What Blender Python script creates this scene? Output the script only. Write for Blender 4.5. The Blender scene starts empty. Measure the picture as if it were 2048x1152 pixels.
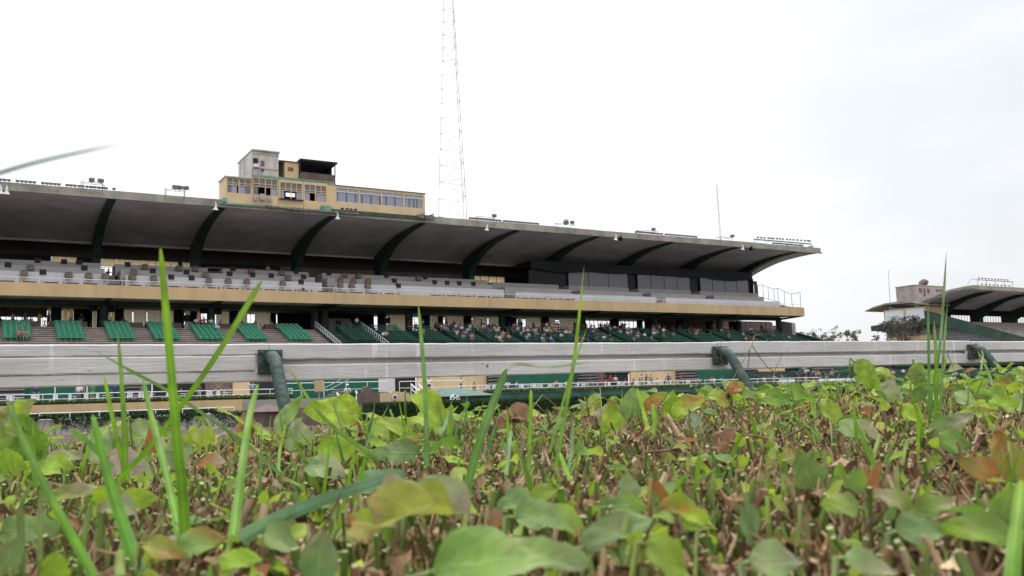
import bpy, math, random
import numpy as np
from mathutils import Vector, noise
random.seed(7); rs = np.random.RandomState(7)
sc = bpy.context.scene
col = sc.collection
R = math.radians

# ------------------------------------------------------------------ camera
F = 1800.0                                   # focal length in pixels of the 2048 px wide photograph
def hz(x): return 792 - .031 * (x - 1024)    # the horizon line in the photograph
def dc(x, y): return np.array([(x - 1024) / F, (576 - y) / F, -1.0])
UPC = np.array([-.031 * F / 216, F / 216, -1.0]); UPC /= np.linalg.norm(UPC)
XC = dc(4100, hz(4100)); XC /= np.linalg.norm(XC)     # world +X runs along the grandstand
YC = np.cross(UPC, XC)
RW = np.array([XC, YC, UPC])
CAMR, CAMU, CAMF = RW @ np.array([1., 0, 0]), RW @ np.array([0, 1., 0]), RW @ np.array([0, 0, -1.])
def ray(x, y): return RW @ dc(x, y)
def PY(x, y, Y): d = ray(x, y); return d * (Y / d[1])
def PX(x, y, X): d = ray(x, y); return d * (X / d[0])
def PZ(x, y, Z): d = ray(x, y); return d * (Z / d[2])
def PD(x, y, D): return ray(x, y) * D
from mathutils import Matrix
cam_d = bpy.data.cameras.new('camera'); cam = bpy.data.objects.new('camera', cam_d); col.objects.link(cam)
m = Matrix.Identity(4)
for i in range(3):
    for j in range(3): m[i][j] = RW[i][j]
cam.matrix_world = m
cam_d.sensor_width = 36; cam_d.lens = F / 2048 * 36
cam_d.clip_start = .01; cam_d.clip_end = 6000
cam_d.dof.use_dof = True; cam_d.dof.focus_distance = 2.6; cam_d.dof.aperture_fstop = 26
sc.camera = cam

# ------------------------------------------------------------------ sky and sun
SUN_EL, SUN_ROT = R(68), R(40)
w = bpy.data.worlds.new('World'); sc.world = w; w.use_nodes = True
nt = w.node_tree; nt.nodes.clear()
def N(tree, t, **kw):
    n = tree.nodes.new(t)
    for k, v in kw.items(): setattr(n, k, v)
    return n
L = nt.links.new
out = N(nt, 'ShaderNodeOutputWorld'); bg = N(nt, 'ShaderNodeBackground'); L(bg.outputs[0], out.inputs[0])
sky = N(nt, 'ShaderNodeTexSky', sky_type='NISHITA'); sky.sun_disc = False
sky.sun_elevation = SUN_EL; sky.sun_rotation = SUN_ROT; sky.air_density = 1.5; sky.dust_density = 3
tc = N(nt, 'ShaderNodeTexCoord'); sep = N(nt, 'ShaderNodeSeparateXYZ'); L(tc.outputs['Generated'], sep.inputs[0])
# cloud brightness: an overcast dome three times brighter overhead than low down
ml = N(nt, 'ShaderNodeMapRange'); L(sep.outputs['Z'], ml.inputs[0])
ml.inputs[1].default_value = .5; ml.inputs[2].default_value = .95; ml.inputs[3].default_value = 10.6; ml.inputs[4].default_value = 27.0
# towards +X (right of the photograph) the cloud is thinner and slightly blue
mx = N(nt, 'ShaderNodeMapRange'); L(sep.outputs['X'], mx.inputs[0])
mx.inputs[1].default_value = .35; mx.inputs[2].default_value = .95; mx.inputs[3].default_value = 1.2; mx.inputs[4].default_value = .9
mul = N(nt, 'ShaderNodeMath', operation='MULTIPLY'); L(ml.outputs[0], mul.inputs[0]); L(mx.outputs[0], mul.inputs[1])
nz = N(nt, 'ShaderNodeTexNoise'); nz.inputs['Scale'].default_value = 3.2; nz.inputs['Detail'].default_value = 5; nz.inputs['Roughness'].default_value = .5
mp = N(nt, 'ShaderNodeMapping'); mp.inputs['Scale'].default_value = (1, 1, 3.2); L(tc.outputs['Generated'], mp.inputs[0]); L(mp.outputs[0], nz.inputs[0])
rmp = N(nt, 'ShaderNodeMapRange'); L(nz.outputs[0], rmp.inputs[0])
rmp.inputs[1].default_value = .40; rmp.inputs[2].default_value = .62; rmp.inputs[3].default_value = .80; rmp.inputs[4].default_value = 1.0
cc = N(nt, 'ShaderNodeCombineColor'); 
t1 = N(nt, 'ShaderNodeMath', operation='MULTIPLY'); L(mul.outputs[0], t1.inputs[0]); t1.inputs[1].default_value = 1.0
for i, v in enumerate((.975, 1.0, 1.04)):
    q = N(nt, 'ShaderNodeMath', operation='MULTIPLY'); q.inputs[1].default_value = v; L(t1.outputs[0], q.inputs[0]); L(q.outputs[0], cc.inputs[i])
mix = N(nt, 'ShaderNodeMix', data_type='RGBA'); L(rmp.outputs[0], mix.inputs[0]); L(sky.outputs[0], mix.inputs[6]); L(cc.outputs[0], mix.inputs[7])
L(mix.outputs[2], bg.inputs[0]); bg.inputs[1].default_value = .1
sd = bpy.data.lights.new('sun', 'SUN'); sun = bpy.data.objects.new('sun', sd); col.objects.link(sun)
sd.energy = 1.5; sd.angle = R(14); sd.color = (1, .97, .92)
# sky sun_rotation is measured clockwise from +Y; the lamp points the same way
sdir = Vector((math.sin(SUN_ROT) * math.cos(SUN_EL), math.cos(SUN_ROT) * math.cos(SUN_EL), math.sin(SUN_EL)))
sun.rotation_euler = sdir.to_track_quat('Z', 'Y').to_euler(); sun.location = (0, 40, 80)
sc.view_settings.view_transform = 'Standard'; sc.view_settings.look = 'None'
sc.view_settings.exposure = 0; sc.view_settings.gamma = 1
sc.cycles.max_bounces = 8; sc.cycles.diffuse_bounces = 4; sc.cycles.transparent_max_bounces = 8

# ------------------------------------------------------------------ materials
def mat(name, color, rough=.8, var=.25, scale=3.0, grime=None, streak=0, bump=0, metal=0, spec=.3, trans=0, coat=0):
    """plain surface with two scales of colour variation and optional grime patches / vertical streaks"""
    M = bpy.data.materials.new(name); M.use_nodes = True; t = M.node_tree; l = t.links.new
    b = t.nodes['Principled BSDF']; b.inputs['Roughness'].default_value = rough; b.inputs['Metallic'].default_value = metal
    b.inputs['Specular IOR Level'].default_value = spec
    tcn = N(t, 'ShaderNodeTexCoord'); n1 = N(t, 'ShaderNodeTexNoise'); n1.inputs['Scale'].default_value = scale; n1.inputs['Detail'].default_value = 6
    mpn = N(t, 'ShaderNodeMapping'); l(tcn.outputs['Object'], mpn.inputs[0]); l(mpn.outputs[0], n1.inputs[0])
    if streak: mpn.inputs['Scale'].default_value = (1, 1, streak)
    mr = N(t, 'ShaderNodeMapRange'); l(n1.outputs[0], mr.inputs[0]); mr.inputs[1].default_value = .3; mr.inputs[2].default_value = .7
    mr.inputs[3].default_value = 1 - var; mr.inputs[4].default_value = 1 + var
    mc = N(t, 'ShaderNodeMix', data_type='RGBA', blend_type='MULTIPLY'); mc.inputs[0].default_value = 1
    mc.inputs[6].default_value = (*color, 1); l(mr.outputs[0], mc.inputs[7])
    res = mc.outputs[2]
    if grime:
        n2 = N(t, 'ShaderNodeTexNoise'); n2.inputs['Scale'].default_value = scale * .45; n2.inputs['Detail'].default_value = 8; n2.inputs['Roughness'].default_value = .7
        l(mpn.outputs[0], n2.inputs[0])
        r2 = N(t, 'ShaderNodeMapRange'); l(n2.outputs[0], r2.inputs[0]); r2.inputs[1].default_value = .5; r2.inputs[2].default_value = .68; r2.inputs[4].default_value = grime[3]
        m2 = N(t, 'ShaderNodeMix', data_type='RGBA'); l(r2.outputs[0], m2.inputs[0]); l(res, m2.inputs[6]); m2.inputs[7].default_value = (*grime[:3], 1); res = m2.outputs[2]
    l(res, b.inputs['Base Color'])
    if bump:
        bn = N(t, 'ShaderNodeBump'); bn.inputs['Strength'].default_value = bump; bn.inputs['Distance'].default_value = .02; l(n1.outputs[0], bn.inputs['Height']); l(bn.outputs[0], b.inputs['Normal'])
    if trans:
        tr = N(t, 'ShaderNodeBsdfTranslucent'); l(res, tr.inputs[0]); ms = N(t, 'ShaderNodeMixShader'); ms.inputs[0].default_value = trans
        o = t.nodes['Material Output']; l(b.outputs[0], ms.inputs[1]); l(tr.outputs[0], ms.inputs[2]); l(ms.outputs[0], o.inputs[0])
    return M
M = {}
M['soffit'] = mat('soffit', (.385, .37, .415), .9, .18, .4, (.25, .225, .24, .6))
M['concrete'] = mat('concrete', (.42, .39, .35), .95, .2, .5, (.2, .17, .14, .75), bump=.3)
M['edgeconc'] = mat('roof_edge_concrete', (.30, .275, .235), .95, .25, .6, (.13, .115, .1, .8), bump=.3)
M['step'] = mat('seating_concrete', (.34, .29, .26), .9, .2, 1.0, (.22, .18, .16, .6))
M['stepgreen'] = mat('painted_seating', (.03, .065, .05), .7, .25, 1.2, (.12, .12, .1, .6))
M['dkgreen'] = mat('dark_green_paint', (.015, .036, .030), .6, .3, 1.1, (.02, .04, .035, .6))
M['benchgreen'] = mat('bench_paint', (.016, .078, .05), .6, .25, 2)
M['green'] = mat('green_paint', (.008, .095, .055), .6, .2, .6, (.02, .08, .05, .5))
M['palegreen'] = mat('pale_green_paint', (.12, .30, .24), .7, .3, .8, (.2, .2, .16, .7))
M['teal'] = mat('teal_wall_paint', (.03, .09, .08), .7, .25, .5, (.1, .13, .11, .7))
M['seat'] = mat('seat_plastic', (.004, .19, .095), .4, .15, 2.0, spec=.5)
M['tan'] = mat('tan_paint', (.48, .345, .19), .8, .09, .9, (.36, .27, .17, .55), streak=.25)
M['cream'] = mat('cream_paint', (.58, .43, .25), .8, .1, .6, (.45, .34, .22, .6))
M['olive'] = mat('drab_wall_paint', (.19, .155, .12), .9, .2, .5)
M['booth_grey'] = mat('booth_grey_paint', (.50, .46, .43), .85, .18, 1.2, (.3, .26, .24, .7), streak=.3)
M['white'] = mat('white_paint', (.66, .66, .68), .6, .1, 1.5, (.5, .5, .5, .5))
M['screenwhite'] = mat('screen_panel_white', (.66, .68, .74), .5, .04, .5)
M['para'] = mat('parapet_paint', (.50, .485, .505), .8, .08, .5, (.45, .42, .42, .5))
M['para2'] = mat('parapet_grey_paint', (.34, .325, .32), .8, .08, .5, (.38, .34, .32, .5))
M['black'] = mat('black_plastic', (.014, .014, .017), .5, .2, 2)
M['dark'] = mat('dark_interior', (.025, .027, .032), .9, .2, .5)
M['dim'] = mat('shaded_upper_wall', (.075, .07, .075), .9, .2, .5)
M['brown'] = mat('brown_cloth', (.16, .125, .10), .9, .25, 3)
M['redbrown'] = mat('brown_wood', (.15, .07, .05), .6, .3, 3)
M['rust'] = mat('rusted_sheet', (.15, .105, .095), .8, .25, 2, (.09, .055, .045, .7), streak=.2)
M['steel'] = mat('galvanised_steel', (.33, .33, .34), .45, .2, 3, metal=.5)
M['mast'] = mat('mast_paint', (.50, .42, .42), .6, .2, 2)
M['pipe'] = mat('rail_post_paint', (.032, .06, .052), .6, .4, 30, (.12, .11, .085, .7), bump=.5)
M['horn'] = mat('horn_plastic', (.6, .61, .62), .5, .1, 3)
M['lamp'] = mat('lamp_housing', (.15, .15, .15), .5, .2, 3)
M['dirt'] = mat('track_dirt', (.10, .065, .055), .95, .22, .35, (.065, .042, .037, .7), bump=.5)
M['earth'] = mat('ground_earth', (.17, .16, .10), .95, .3, .1, (.08, .11, .04, .8))
M['pave'] = mat('terrace_paving', (.33, .30, .27), .9, .15, .8)
M['roofgreen'] = mat('kiosk_roof', (.10, .165, .135), .7, .15, 1.5, (.07, .12, .10, .6))
M['curtain'] = mat('curtain_cloth', (.78, .71, .60), .9, .12, 6, streak=.1, trans=.8)
M['creamglass'] = mat('cream_glazing', (.85, .74, .55), .7, .06, 1, trans=.85)
M['vine'] = mat('vine_bark', (.12, .09, .06), .9, .3, 20)
M['bark'] = mat('tree_bark', (.13, .10, .08), .9, .3, 5)

def glass_mat(name, c, rough=.12):
    g = bpy.data.materials.new(name); g.use_nodes = True; b = g.node_tree.nodes['Principled BSDF']
    b.inputs['Base Color'].default_value = (*c, 1); b.inputs['Roughness'].default_value = rough; b.inputs['Specular IOR Level'].default_value = .6
    return g
M['glass'] = glass_mat('window_glass', (.10, .105, .13))
M['glass_l'] = glass_mat('window_glass_curtained', (.26, .27, .33), .25)
M['glass_d'] = glass_mat('tinted_box_glass', (.16, .16, .19), .35)

def attr_leaf_mat(name, transl=.4, veins=True, rough=.45, attr='tint'):
    """colour comes from a per-leaf attribute; veins and blotches from the leaf's own UV"""
    Mx = bpy.data.materials.new(name); Mx.use_nodes = True; t = Mx.node_tree; l = t.links.new
    b = t.nodes['Principled BSDF']; b.inputs['Roughness'].default_value = rough; b.inputs['Specular IOR Level'].default_value = .22
    a = N(t, 'ShaderNodeAttribute', attribute_name=attr); res = a.outputs['Color']
    tcn = N(t, 'ShaderNodeTexCoord')
    n1 = N(t, 'ShaderNodeTexNoise'); n1.inputs['Scale'].default_value = 90 if veins else 60; n1.inputs['Detail'].default_value = 5; l(tcn.outputs['Object'], n1.inputs[0])
    mr = N(t, 'ShaderNodeMapRange'); l(n1.outputs[0], mr.inputs[0]); mr.inputs[1].default_value = .3; mr.inputs[2].default_value = .7; mr.inputs[3].default_value = .6; mr.inputs[4].default_value = 1.25
    mc = N(t, 'ShaderNodeMix', data_type='RGBA', blend_type='MULTIPLY'); mc.inputs[0].default_value = 1; l(res, mc.inputs[6]); l(mr.outputs[0], mc.inputs[7]); res = mc.outputs[2]
    if veins:
        n2 = N(t, 'ShaderNodeTexNoise'); n2.inputs['Scale'].default_value = 38; n2.inputs['Detail'].default_value = 6; n2.inputs['Roughness'].default_value = .65; l(tcn.outputs['Object'], n2.inputs[0])
        r2 = N(t, 'ShaderNodeMapRange'); l(n2.outputs[0], r2.inputs[0]); r2.inputs[1].default_value = .56; r2.inputs[2].default_value = .70; r2.inputs[4].default_value = .5
        m2 = N(t, 'ShaderNodeMix', data_type='RGBA'); l(r2.outputs[0], m2.inputs[0]); l(res, m2.inputs[6]); m2.inputs[7].default_value = (.36, .24, .14, 1); res = m2.outputs[2]
        uv = N(t, 'ShaderNodeUVMap', uv_map='UVMap'); sp = N(t, 'ShaderNodeSeparateXYZ'); l(uv.outputs[0], sp.inputs[0])
        ab = N(t, 'ShaderNodeMath', operation='ABSOLUTE'); l(sp.outputs['Y'], ab.inputs[0])
        # side veins: |v|*0.8 - u repeated
        k = N(t, 'ShaderNodeMath', operation='MULTIPLY_ADD'); l(ab.outputs[0], k.inputs[0]); k.inputs[1].default_value = -.28; l(sp.outputs['X'], k.inputs[2])
        k2 = N(t, 'ShaderNodeMath', operation='MULTIPLY'); l(k.outputs[0], k2.inputs[0]); k2.inputs[1].default_value = 7.5
        fr = N(t, 'ShaderNodeMath', operation='PINGPONG'); l(k2.outputs[0], fr.inputs[0]); fr.inputs[1].default_value = .5
        vv = N(t, 'ShaderNodeMapRange'); l(fr.outputs[0], vv.inputs[0]); vv.inputs[1].default_value = .0; vv.inputs[2].default_value = .09; vv.inputs[3].default_value = .45; vv.inputs[4].default_value = 0
        mv = N(t, 'ShaderNodeMapRange'); l(ab.outputs[0], mv.inputs[0]); mv.inputs[1].default_value = 0; mv.inputs[2].default_value = .09; mv.inputs[3].default_value = .7; mv.inputs[4].default_value = 0
        mxn = N(t, 'ShaderNodeMath', operation='MAXIMUM'); l(vv.outputs[0], mxn.inputs[0]); l(mv.outputs[0], mxn.inputs[1])
        m3 = N(t, 'ShaderNodeMix', data_type='RGBA'); l(mxn.outputs[0], m3.inputs[0]); l(res, m3.inputs[6])
        lt = N(t, 'ShaderNodeMix', data_type='RGBA'); lt.inputs[0].default_value = .32; l(res, lt.inputs[6]); lt.inputs[7].default_value = (.55, .62, .25, 1); l(lt.outputs[2], m3.inputs[7]); res = m3.outputs[2]
        bn = N(t, 'ShaderNodeBump'); bn.inputs['Strength'].default_value = .5; bn.inputs['Distance'].default_value = .0012; bn.invert = True; l(mxn.outputs[0], bn.inputs['Height']); l(bn.outputs[0], b.inputs['Normal'])
    l(res, b.inputs['Base Color'])
    tr = N(t, 'ShaderNodeBsdfTranslucent'); l(res, tr.inputs[0]); ms = N(t, 'ShaderNodeMixShader'); ms.inputs[0].default_value = transl
    l(b.outputs[0], ms.inputs[1]); l(tr.outputs[0], ms.inputs[2]); l(ms.outputs[0], t.nodes['Material Output'].inputs[0])
    return Mx
M['leaf'] = attr_leaf_mat('leaf_blade', .42)
M['twig'] = attr_leaf_mat('twig_matter', .03, veins=False, rough=.8)
M['grass'] = attr_leaf_mat('grass_blade', .45, veins=False, rough=.4)
M['farleaf'] = attr_leaf_mat('distant_foliage', .3, veins=False, rough=.7)

# weathered white rail paint
def rail_mat():
    Mx = bpy.data.materials.new('weathered_rail_paint'); Mx.use_nodes = True; t = Mx.node_tree; l = t.links.new; b = t.nodes['Principled BSDF']
    b.inputs['Roughness'].default_value = .75
    tcn = N(t, 'ShaderNodeTexCoord')
    def nz(scale, sx, det=8, rgh=.6):
        mpn = N(t, 'ShaderNodeMapping'); mpn.inputs['Scale'].default_value = sx; l(tcn.outputs['Object'], mpn.inputs[0])
        n = N(t, 'ShaderNodeTexNoise'); n.inputs['Scale'].default_value = scale; n.inputs['Detail'].default_value = det; n.inputs['Roughness'].default_value = rgh; l(mpn.outputs[0], n.inputs[0]); return n
    def ramp(n, a, c, lo, hi):
        r = N(t, 'ShaderNodeMapRange'); l(n.outputs[0], r.inputs[0]); r.inputs[1].default_value = a; r.inputs[2].default_value = c; r.inputs[3].default_value = lo; r.inputs[4].default_value = hi; return r
    def mixc(f, a, c):
        q = N(t, 'ShaderNodeMix', data_type='RGBA'); l(f, q.inputs[0])
        if isinstance(a, tuple): q.inputs[6].default_value = (*a, 1)
        else: l(a, q.inputs[6])
        q.inputs[7].default_value = (*c, 1); return q.outputs[2]
    base = mixc(ramp(nz(2.0, (1, 1, 3)), .35, .65, 0, 1).outputs[0], (.60, .565, .56), (.46, .435, .42))
    base = mixc(ramp(nz(9, (.35, 1, 6), 10, .7), .52, .74, 0, .6).outputs[0], base, (.36, .32, .30))
    base = mixc(ramp(nz(70, (.25, 1, 1.5), 4), .62, .74, 0, .6).outputs[0], base, (.22, .19, .17))
    base = mixc(ramp(nz(5.5, (3.5, 1, .3), 3), .63, .72, 0, .55).outputs[0], base, (.82, .81, .82))   # paint runs
    base = mixc(ramp(nz(11, (1, 1, 1), 2), .745, .77, 0, .85).outputs[0], base, (.10, .075, .06))     # knots and nail rust
    l(base, b.inputs['Base Color'])
    bn = N(t, 'ShaderNodeBump'); bn.inputs['Strength'].default_value = .6; bn.inputs['Distance'].default_value = .006; l(nz(26, (.3, 1, 3), 8).outputs[0], bn.inputs['Height']); l(bn.outputs[0], b.inputs['Normal'])
    return Mx
M['rail'] = rail_mat()

def cloth_mat(name, use_random=False):
    Mx = bpy.data.materials.new(name); Mx.use_nodes = True; t = Mx.node_tree; l = t.links.new; b = t.nodes['Principled BSDF']; b.inputs['Roughness'].default_value = .9
    oi = N(t, 'ShaderNodeObjectInfo')
    if use_random:
        cr = N(t, 'ShaderNodeValToRGB'); l(oi.outputs['Random'], cr.inputs[0]); e = cr.color_ramp; e.interpolation = 'CONSTANT'
        e.elements[0].color = (.02, .025, .05, 1); e.elements[1].position = .3; e.elements[1].color = (.05, .07, .13, 1)
        for p, c in ((.55, (.015, .015, .018, 1)), (.75, (.22, .19, .14, 1)), (.9, (.1, .09, .08, 1))): x = e.elements.new(p); x.color = c
        l(cr.outputs[0], b.inputs['Base Color'])
    else: l(oi.outputs['Color'], b.inputs['Base Color'])
    return Mx
M['shirt'] = cloth_mat('shirt_cloth'); M['pants'] = cloth_mat('trouser_cloth', True)
M['skin'] = mat('skin', (.20, .115, .075), .6, .1, 10); M['hair'] = mat('dark_hair', (.015, .012, .01), .7, .2, 20)
M['shoe'] = mat('shoes', (.03, .025, .02), .5, .2, 10); M['blackcloth'] = mat('black_cloth', (.012, .012, .016), .9, .2, 10)
M['redcloth'] = mat('red_tie_cloth', (.18, .02, .02), .8, .1, 10); M['capwhite'] = mat('white_cloth', (.78, .78, .8), .8, .05, 10)

# ------------------------------------------------------------------ mesh builder
class MB:
    def __init__(s): s.v = []; s.f = []; s.m = []; s.n = 0; s.c = []; s.uv = []
    def add(s, v, f, mi=0, c=None, uv=None):
        v = np.asarray(v, float); s.v.append(v)
        for q in f: s.f.append(tuple(i + s.n for i in q)); s.m.append(mi)
        if c is not None: s.c.append(np.tile(np.asarray(c, float), (len(v), 1)) if np.ndim(c) == 1 else np.asarray(c, float))
        else: s.c.append(np.full((len(v), 3), .5))
        s.uv.append(np.zeros((len(v), 2)) if uv is None else np.asarray(uv, float))
        s.n += len(v); return s
    def box(s, x0, x1, y0, y1, z0, z1, mi=0, c=None):
        return s.add([(x0,y0,z0),(x1,y0,z0),(x1,y1,z0),(x0,y1,z0),(x0,y0,z1),(x1,y0,z1),(x1,y1,z1),(x0,y1,z1)],
            [(0,3,2,1),(4,5,6,7),(0,1,5,4),(1,2,6,5),(2,3,7,6),(3,0,4,7)], mi, c)
    def prism(s, poly, x0, x1, mi=0):            # polygon in (Y,Z), swept along X
        k = len(poly); v = [(x0, y, z) for y, z in poly] + [(x1, y, z) for y, z in poly]
        f = [tuple(range(k)), tuple(range(2*k-1, k-1, -1))] + [(i, i+k, (i+1) % k + k, (i+1) % k) for i in range(k)]
        return s.add(v, f, mi)
    def prismY(s, poly, y0, y1, mi=0):           # polygon in (X,Z), swept along Y
        k = len(poly); v = [(x, y0, z) for x, z in poly] + [(x, y1, z) for x, z in poly]
        f = [tuple(range(k)), tuple(range(2*k-1, k-1, -1))] + [(i, i+k, (i+1) % k + k, (i+1) % k) for i in range(k)]
        return s.add(v, f, mi)
    def tube(s, pts, rad, n=8, mi=0, c=None, capc=None, cap=True):
        pts = [np.asarray(p, float) for p in pts]; k = len(pts)
        if np.isscalar(rad): rad = [rad] * k
        vs = []; a = None
        for i in range(k):
            d = pts[min(i+1, k-1)] - pts[max(i-1, 0)]; d = d / (np.linalg.norm(d) + 1e-12)
            if a is None: a = np.cross(d, [0, 0, 1.] if abs(d[2]) < .9 else [1., 0, 0])
            a = a - d * a.dot(d); a /= (np.linalg.norm(a) + 1e-12); b = np.cross(d, a)
            for j in range(n): t = 2*math.pi*j/n; vs.append(pts[i] + rad[i] * (math.cos(t)*a + math.sin(t)*b))
        f = [(i*n+j, i*n+(j+1) % n, (i+1)*n+(j+1) % n, (i+1)*n+j) for i in range(k-1) for j in range(n)]
        if capc is None:
            if cap: f += [tuple(range(n-1, -1, -1)), tuple(range((k-1)*n, k*n))]
            s.add(vs, f, mi, c)
        else:
            s.add(vs, f, mi, c); s.add(vs[(k-1)*n:], [tuple(range(n))], mi, capc)
        return s
    def bar(s, a, b, r, n=4, mi=0, c=None): return s.tube([a, b], r, n, mi, c)
    def lathe(s, prof, cx, cy, n=12, mi=0):
        vs = [(cx + r*math.cos(2*math.pi*j/n), cy + r*math.sin(2*math.pi*j/n), z) for r, z in prof for j in range(n)]
        f = [(i*n+j, i*n+(j+1) % n, (i+1)*n+(j+1) % n, (i+1)*n+j) for i in range(len(prof)-1) for j in range(n)]
        f += [tuple(range(n-1, -1, -1)), tuple(range((len(prof)-1)*n, len(prof)*n))]
        return s.add(vs, f, mi)
    def mesh(s, name, mats, off=(0,0,0), smooth=False, attr=False):
        me = bpy.data.meshes.new(name); V = np.concatenate(s.v) - np.array(off)
        me.from_pydata(V.tolist(), [], s.f)
        for x in mats: me.materials.append(M[x] if isinstance(x, str) else x)
        if len(mats) > 1: me.polygons.foreach_set('material_index', s.m)
        if smooth: me.polygons.foreach_set('use_smooth', [True] * len(s.f))
        if attr:
            ca = me.color_attributes.new('tint', 'FLOAT_COLOR', 'POINT'); C = np.concatenate(s.c); C = np.c_[C, np.ones(len(C))]
            ca.data.foreach_set('color', C.astype(np.float32).ravel())
            ul = me.uv_layers.new(name='UVMap'); U = np.concatenate(s.uv); li = np.zeros(len(me.loops), np.int32); me.loops.foreach_get('vertex_index', li)
            ul.data.foreach_set('uv', U[li].astype(np.float32).ravel())
        me.update(); return me
    def build(s, name, mats, parent=None, smooth=False, attr=False, bevel=0):
        if isinstance(mats, str): mats = [mats]
        V = np.concatenate(s.v)
        if parent is not None: off = np.array(parent['_o'])
        else: off = np.array([(V[:,0].min()+V[:,0].max())/2, (V[:,1].min()+V[:,1].max())/2, V[:,2].min()])
        me = s.mesh(name, mats, off, smooth, attr)
        o = bpy.data.objects.new(name, me); col.objects.link(o)
        if parent is not None:
            if parent.type == 'MESH' or parent.get('_c'): o.location = (0,0,0)
            o.parent = parent
        else: o.location = off
        o['_o'] = off.tolist()
        if bevel:
            bv = o.modifiers.new('bevel', 'BEVEL'); bv.width = bevel; bv.segments = 2; bv.limit_method = 'ANGLE'
        return o
USED = set()
def tag(o, label=None, cat=None, group=None, kind=None):
    if label: o['label'] = label; USED.add(label)
    if cat: o['category'] = cat
    if group: o['group'] = group
    if kind: o['kind'] = kind
    return o
def root(name, loc, label, cat, group=None):
    o = bpy.data.objects.new(name, None); col.objects.link(o); o.location = loc; o.empty_display_size = .2
    o['_o'] = [float(a) for a in loc]; return tag(o, label, cat, group)
def struct(o): o['kind'] = 'structure'; return o
def inst(name, me, loc, rz=0, label=None, cat=None, group=None, scale=None):
    o = bpy.data.objects.new(name, me); col.objects.link(o); o.location = loc; o.rotation_euler = (0, 0, rz)
    if scale: o.scale = (scale,)*3
    return tag(o, label, cat, group)
def copy_tree(src, loc, label=None, group=None):
    r = src.copy(); col.objects.link(r); r.location = loc
    if label: tag(r, label, None, group)
    for ch in list(src.children):
        c = ch.copy(); col.objects.link(c); c.parent = r
        for g in ch.children:
            d = g.copy(); col.objects.link(d); d.parent = c
    return r
ORD = ['first','second','third','fourth','fifth','sixth','seventh','eighth','ninth','tenth','eleventh','twelfth','thirteenth','fourteenth','fifteenth','sixteenth','seventeenth','eighteenth','nineteenth','twentieth','twenty-first','twenty-second','twenty-third','twenty-fourth','twenty-fifth','twenty-sixth','twenty-seventh','twenty-eighth','twenty-ninth','thirtieth','thirty-first','thirty-second','thirty-third','thirty-fourth','thirty-fifth','thirty-sixth','thirty-seventh','thirty-eighth','thirty-ninth','fortieth','forty-first','forty-second']

# ------------------------------------------------------------------ ground and track
g = MB(); xs = [-2500, -60, 0, 60, 200, 3500]; prof = [(-400, -1.05), (5.4, -1.05), (7.5, -1.6), (56, -1.6), (300, -1.6), (3500, -1.6)]
vs = [(x, y, z) for x in xs for y, z in prof]; k = len(prof)
g.add(vs, [(i*k+j, (i+1)*k+j, (i+1)*k+j+1, i*k+j+1) for i in range(len(xs)-1) for j in range(k-1)])
struct(g.build('ground', 'earth'))
t = MB(); t.add([(-300, 8, -1.596), (400, 8, -1.596), (400, 57, -1.596), (22, 57.5, -1.596), (18, 64.5, -1.596), (-300, 64.5, -1.596)], [(0,1,2,3,4,5)])
struct(t.build('dirt_track', 'dirt'))
t = MB(); t.box(-80, 19.6, 77.3, 90, -1.6, .35).box(19.6, 43, 80, 90, -1.6, .35).box(43, 330, 76.5, 90, -1.6, .35)
struct(t.build('terrace_floor', 'pave'))
t = MB(); t.box(-80, 19.6, 65.35, 77, -1.6, -.6); struct(t.build('planting_bed', 'earth'))

# ================================================================== MAIN GRANDSTAND
RIBX = [-14.5, -1.7, 11.1, 22.3, 35.1, 46.8, 60.5, 73.5, 87.0, 100.0, 113.15]
XL, XR = -60.0, 118.0
gs = root('grandstand', (40, 105, -1.6), 'long racecourse grandstand with a curved concrete cantilever roof and tan balcony front', 'grandstand')
# roof slab, seen from below
UND = [(100,21.74),(102.2,21.78),(104.3,21.74),(107,21.6),(109,21.4),(110.6,21.12),(112.3,20.75),(114.1,20.3),(116,19.7)]
TOP = [(116.2,20.05),(114.2,20.75),(112,21.3),(109,21.8),(105,22.1),(102,22.2),(100.5,22.2)]
b = MB(); b.prism(UND + TOP + [(100.02,21.76)], XL, XR); slab = b.build('roof_slab', 'soffit', gs)
b = MB()                                    # upstand along the edge, in short uneven lengths
x = XL
while x < XR - .4:
    x1 = min(XR, x + rs.uniform(3, 7)); dz = rs.uniform(-.04, .04)
    b.box(x, x1 - .015, 99.93 + rs.uniform(0, .02), 100.4, 21.84, 22.52 + dz); x = x1
b.box(XL, XR + .3, 99.86, 100.2, 21.66, 21.82)
b.build('roof_edge', 'edgeconc', gs)
b = MB(); b.box(116.6, XR - 1, 100.5, 101.4, 22.2, 22.95).build('edge_block', 'edgeconc', gs)
b = MB(); b.box(XL, 115.6, 116.0, 116.35, 19.45, 19.85); b.build('rear_gutter', 'concrete', gs)
RB = [(100.6,21.70),(104,21.62),(107,21.45),(109.5,21.2),(111.5,20.85),(113.2,20.45),(115.9,19.7),(115.9,13.0),(113.9,13.0),(113.7,17.4),(113.0,18.5),(111.6,19.55),(109.6,20.4),(107,21.05),(104,21.45),(100.6,21.66)]
for x in RIBX:
    b = MB(); b.prism(RB, x - .42, x + .42); b.build('roof_rib', 'dkgreen', gs)
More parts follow.
